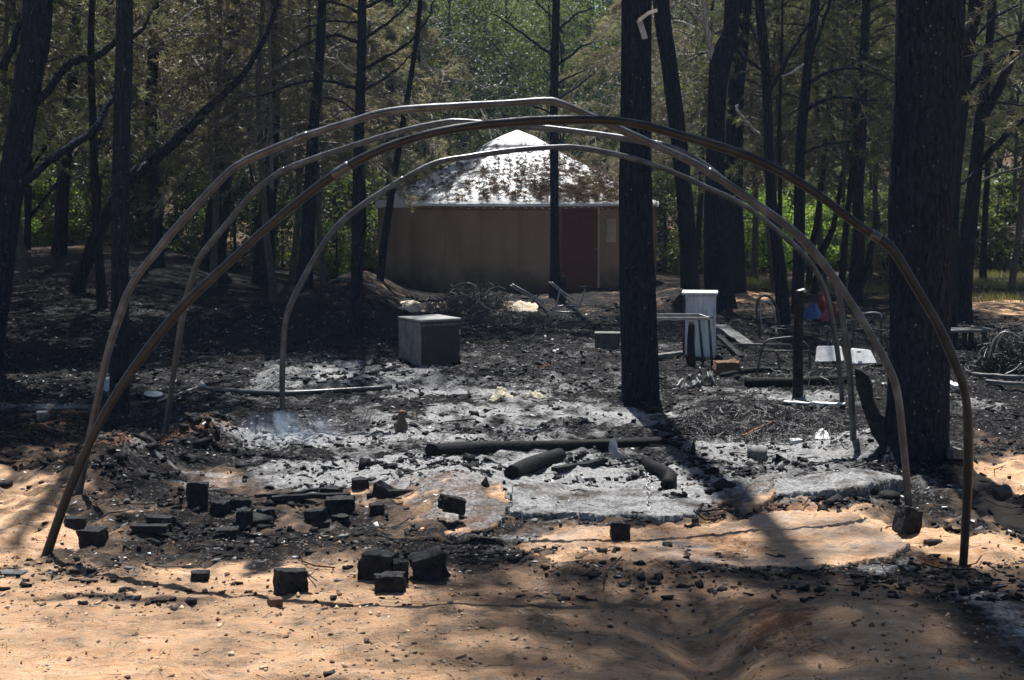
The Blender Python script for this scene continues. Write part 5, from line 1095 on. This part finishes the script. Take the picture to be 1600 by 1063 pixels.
def front_needles():
    rng = np.random.default_rng(41); n = 900; y = rng.uniform(5.9, 9.2, n); x = rng.uniform(-.4, .4, n)*y; T = np.stack([x, y, H(x, y)+.006], 1); a = rng.uniform(0, 6.28, n); D = np.stack([np.cos(a), np.sin(a), .08+0*a], 1)*3
    v, f = needles(T, D, 2, .09, .0035, rng, .35); z = H(v[:, 0], v[:, 1]); v[:, 2] = np.maximum(v[:, 2], z+.003); v[:, 2] = np.minimum(v[:, 2], z+.02)
    o = link('fallen_needles', mesh_np('fallen_needles', v, f), M['needle_litter']); tag(o, 'scattered dry pine needles on the sandy ground in front', 'pine needles', kind='stuff')
front_needles()
# burnt twigs
def twigs():
    rng = random.Random(77); mb = MB(); ya = [7.6*(30/7.6)**rng.random() for i in range(1500)]; xa = [rng.uniform(-.40, .40)*y for y in ya]
    wt = wch(np.array(xa), np.array(ya))
    for i in range(1500):
        x, y = xa[i], ya[i]
        if wt[i] < rng.random()*.6: continue
        a = rng.uniform(0, 6.28); L = rng.uniform(.08, .4)*max(1, y/14); b_ = rng.gauss(0, .5); P = []
        for k in range(4):
            t = k/3-.5; xx = x+math.cos(a+b_*t)*L*t; yy = y+math.sin(a+b_*t)*L*t; P.append((xx, yy, gz(xx, yy)+.012+abs(t)*rng.uniform(0, .05)))
        mb.tube(P, rng.uniform(.002, .0055), 3, False)
    o = mb.build('burnt_twigs', M['char'], None); tag(o, 'countless burnt twigs strewn over the black ground', 'twigs', kind='stuff')
twigs()

# ------------------------------------------------------------------ smoke and hazy air
def smoke(px, py, size, dens, label):
    g = G(px, py); mb = MB(); mb.box((g.x, g.y, g.z+size[2]/2-.02), size); o = mb.build('smoke', None)
    m = bpy.data.materials.new('thin_smoke'); m.use_nodes = True; n, l = m.node_tree.nodes, m.node_tree.links; n.remove(n['Principled BSDF'])
    tc = n.new('ShaderNodeTexCoord'); nz = n.new('ShaderNodeTexNoise'); nz.inputs['Scale'].default_value = 8; nz.inputs['Detail'].default_value = 4; nz.inputs['Distortion'].default_value = 1.2
    mp = n.new('ShaderNodeMapping'); mp.inputs['Scale'].default_value = (1, 1, .5); l.new(tc.outputs['Object'], mp.inputs['Vector']); l.new(mp.outputs['Vector'], nz.inputs['Vector'])
    gr = n.new('ShaderNodeTexGradient'); gr.gradient_type = 'SPHERICAL'; mg = n.new('ShaderNodeMapping'); mg.inputs['Location'].default_value = (-1, -1, -.7); mg.inputs['Scale'].default_value = (2, 2, 1.4)
    l.new(tc.outputs['Generated'], mg.inputs['Vector']); l.new(mg.outputs['Vector'], gr.inputs['Vector'])
    rp = n.new('ShaderNodeValToRGB'); rp.color_ramp.elements[0].position = .45; rp.color_ramp.elements[1].position = .75; l.new(nz.outputs['Fac'], rp.inputs['Fac'])
    mu = n.new('ShaderNodeMath'); mu.operation = 'MULTIPLY'; l.new(rp.outputs['Color'], mu.inputs[0]); l.new(gr.outputs['Fac'], mu.inputs[1])
    m2 = n.new('ShaderNodeMath'); m2.operation = 'MULTIPLY'; l.new(mu.outputs[0], m2.inputs[0]); m2.inputs[1].default_value = dens
    vo = n.new('ShaderNodeVolumePrincipled'); vo.inputs['Color'].default_value = (.6, .76, 1.0, 1); vo.inputs['Anisotropy'].default_value = .3; l.new(m2.outputs[0], vo.inputs['Density'])
    l.new(vo.outputs[0], n['Material Output'].inputs['Volume']); o.data.materials.append(m); tag(o, label, 'smoke', kind='stuff')
smoke(452, 697, (.95, .5, .30), 6.0, 'thin bluish smoke rising from the ash between the left hoops')
HAZE = 0.0006
mb = MB(); mb.box((0, 54, 11.0), (176, 150, 35.0)); hz = mb.build('haze', None)
hm = bpy.data.materials.new('thin_haze'); hm.use_nodes = True; hn = hm.node_tree.nodes; hn.remove(hn['Principled BSDF'])
vo = hn.new('ShaderNodeVolumePrincipled'); vo.inputs['Color'].default_value = (.5, .68, 1.0, 1); vo.inputs['Density'].default_value = HAZE; vo.inputs['Anisotropy'].default_value = .25
hm.node_tree.links.new(vo.outputs[0], hn['Material Output'].inputs['Volume']); hz.data.materials.append(hm); tag(hz, 'thin bluish smoky haze hanging in the wood', 'haze', kind='stuff')
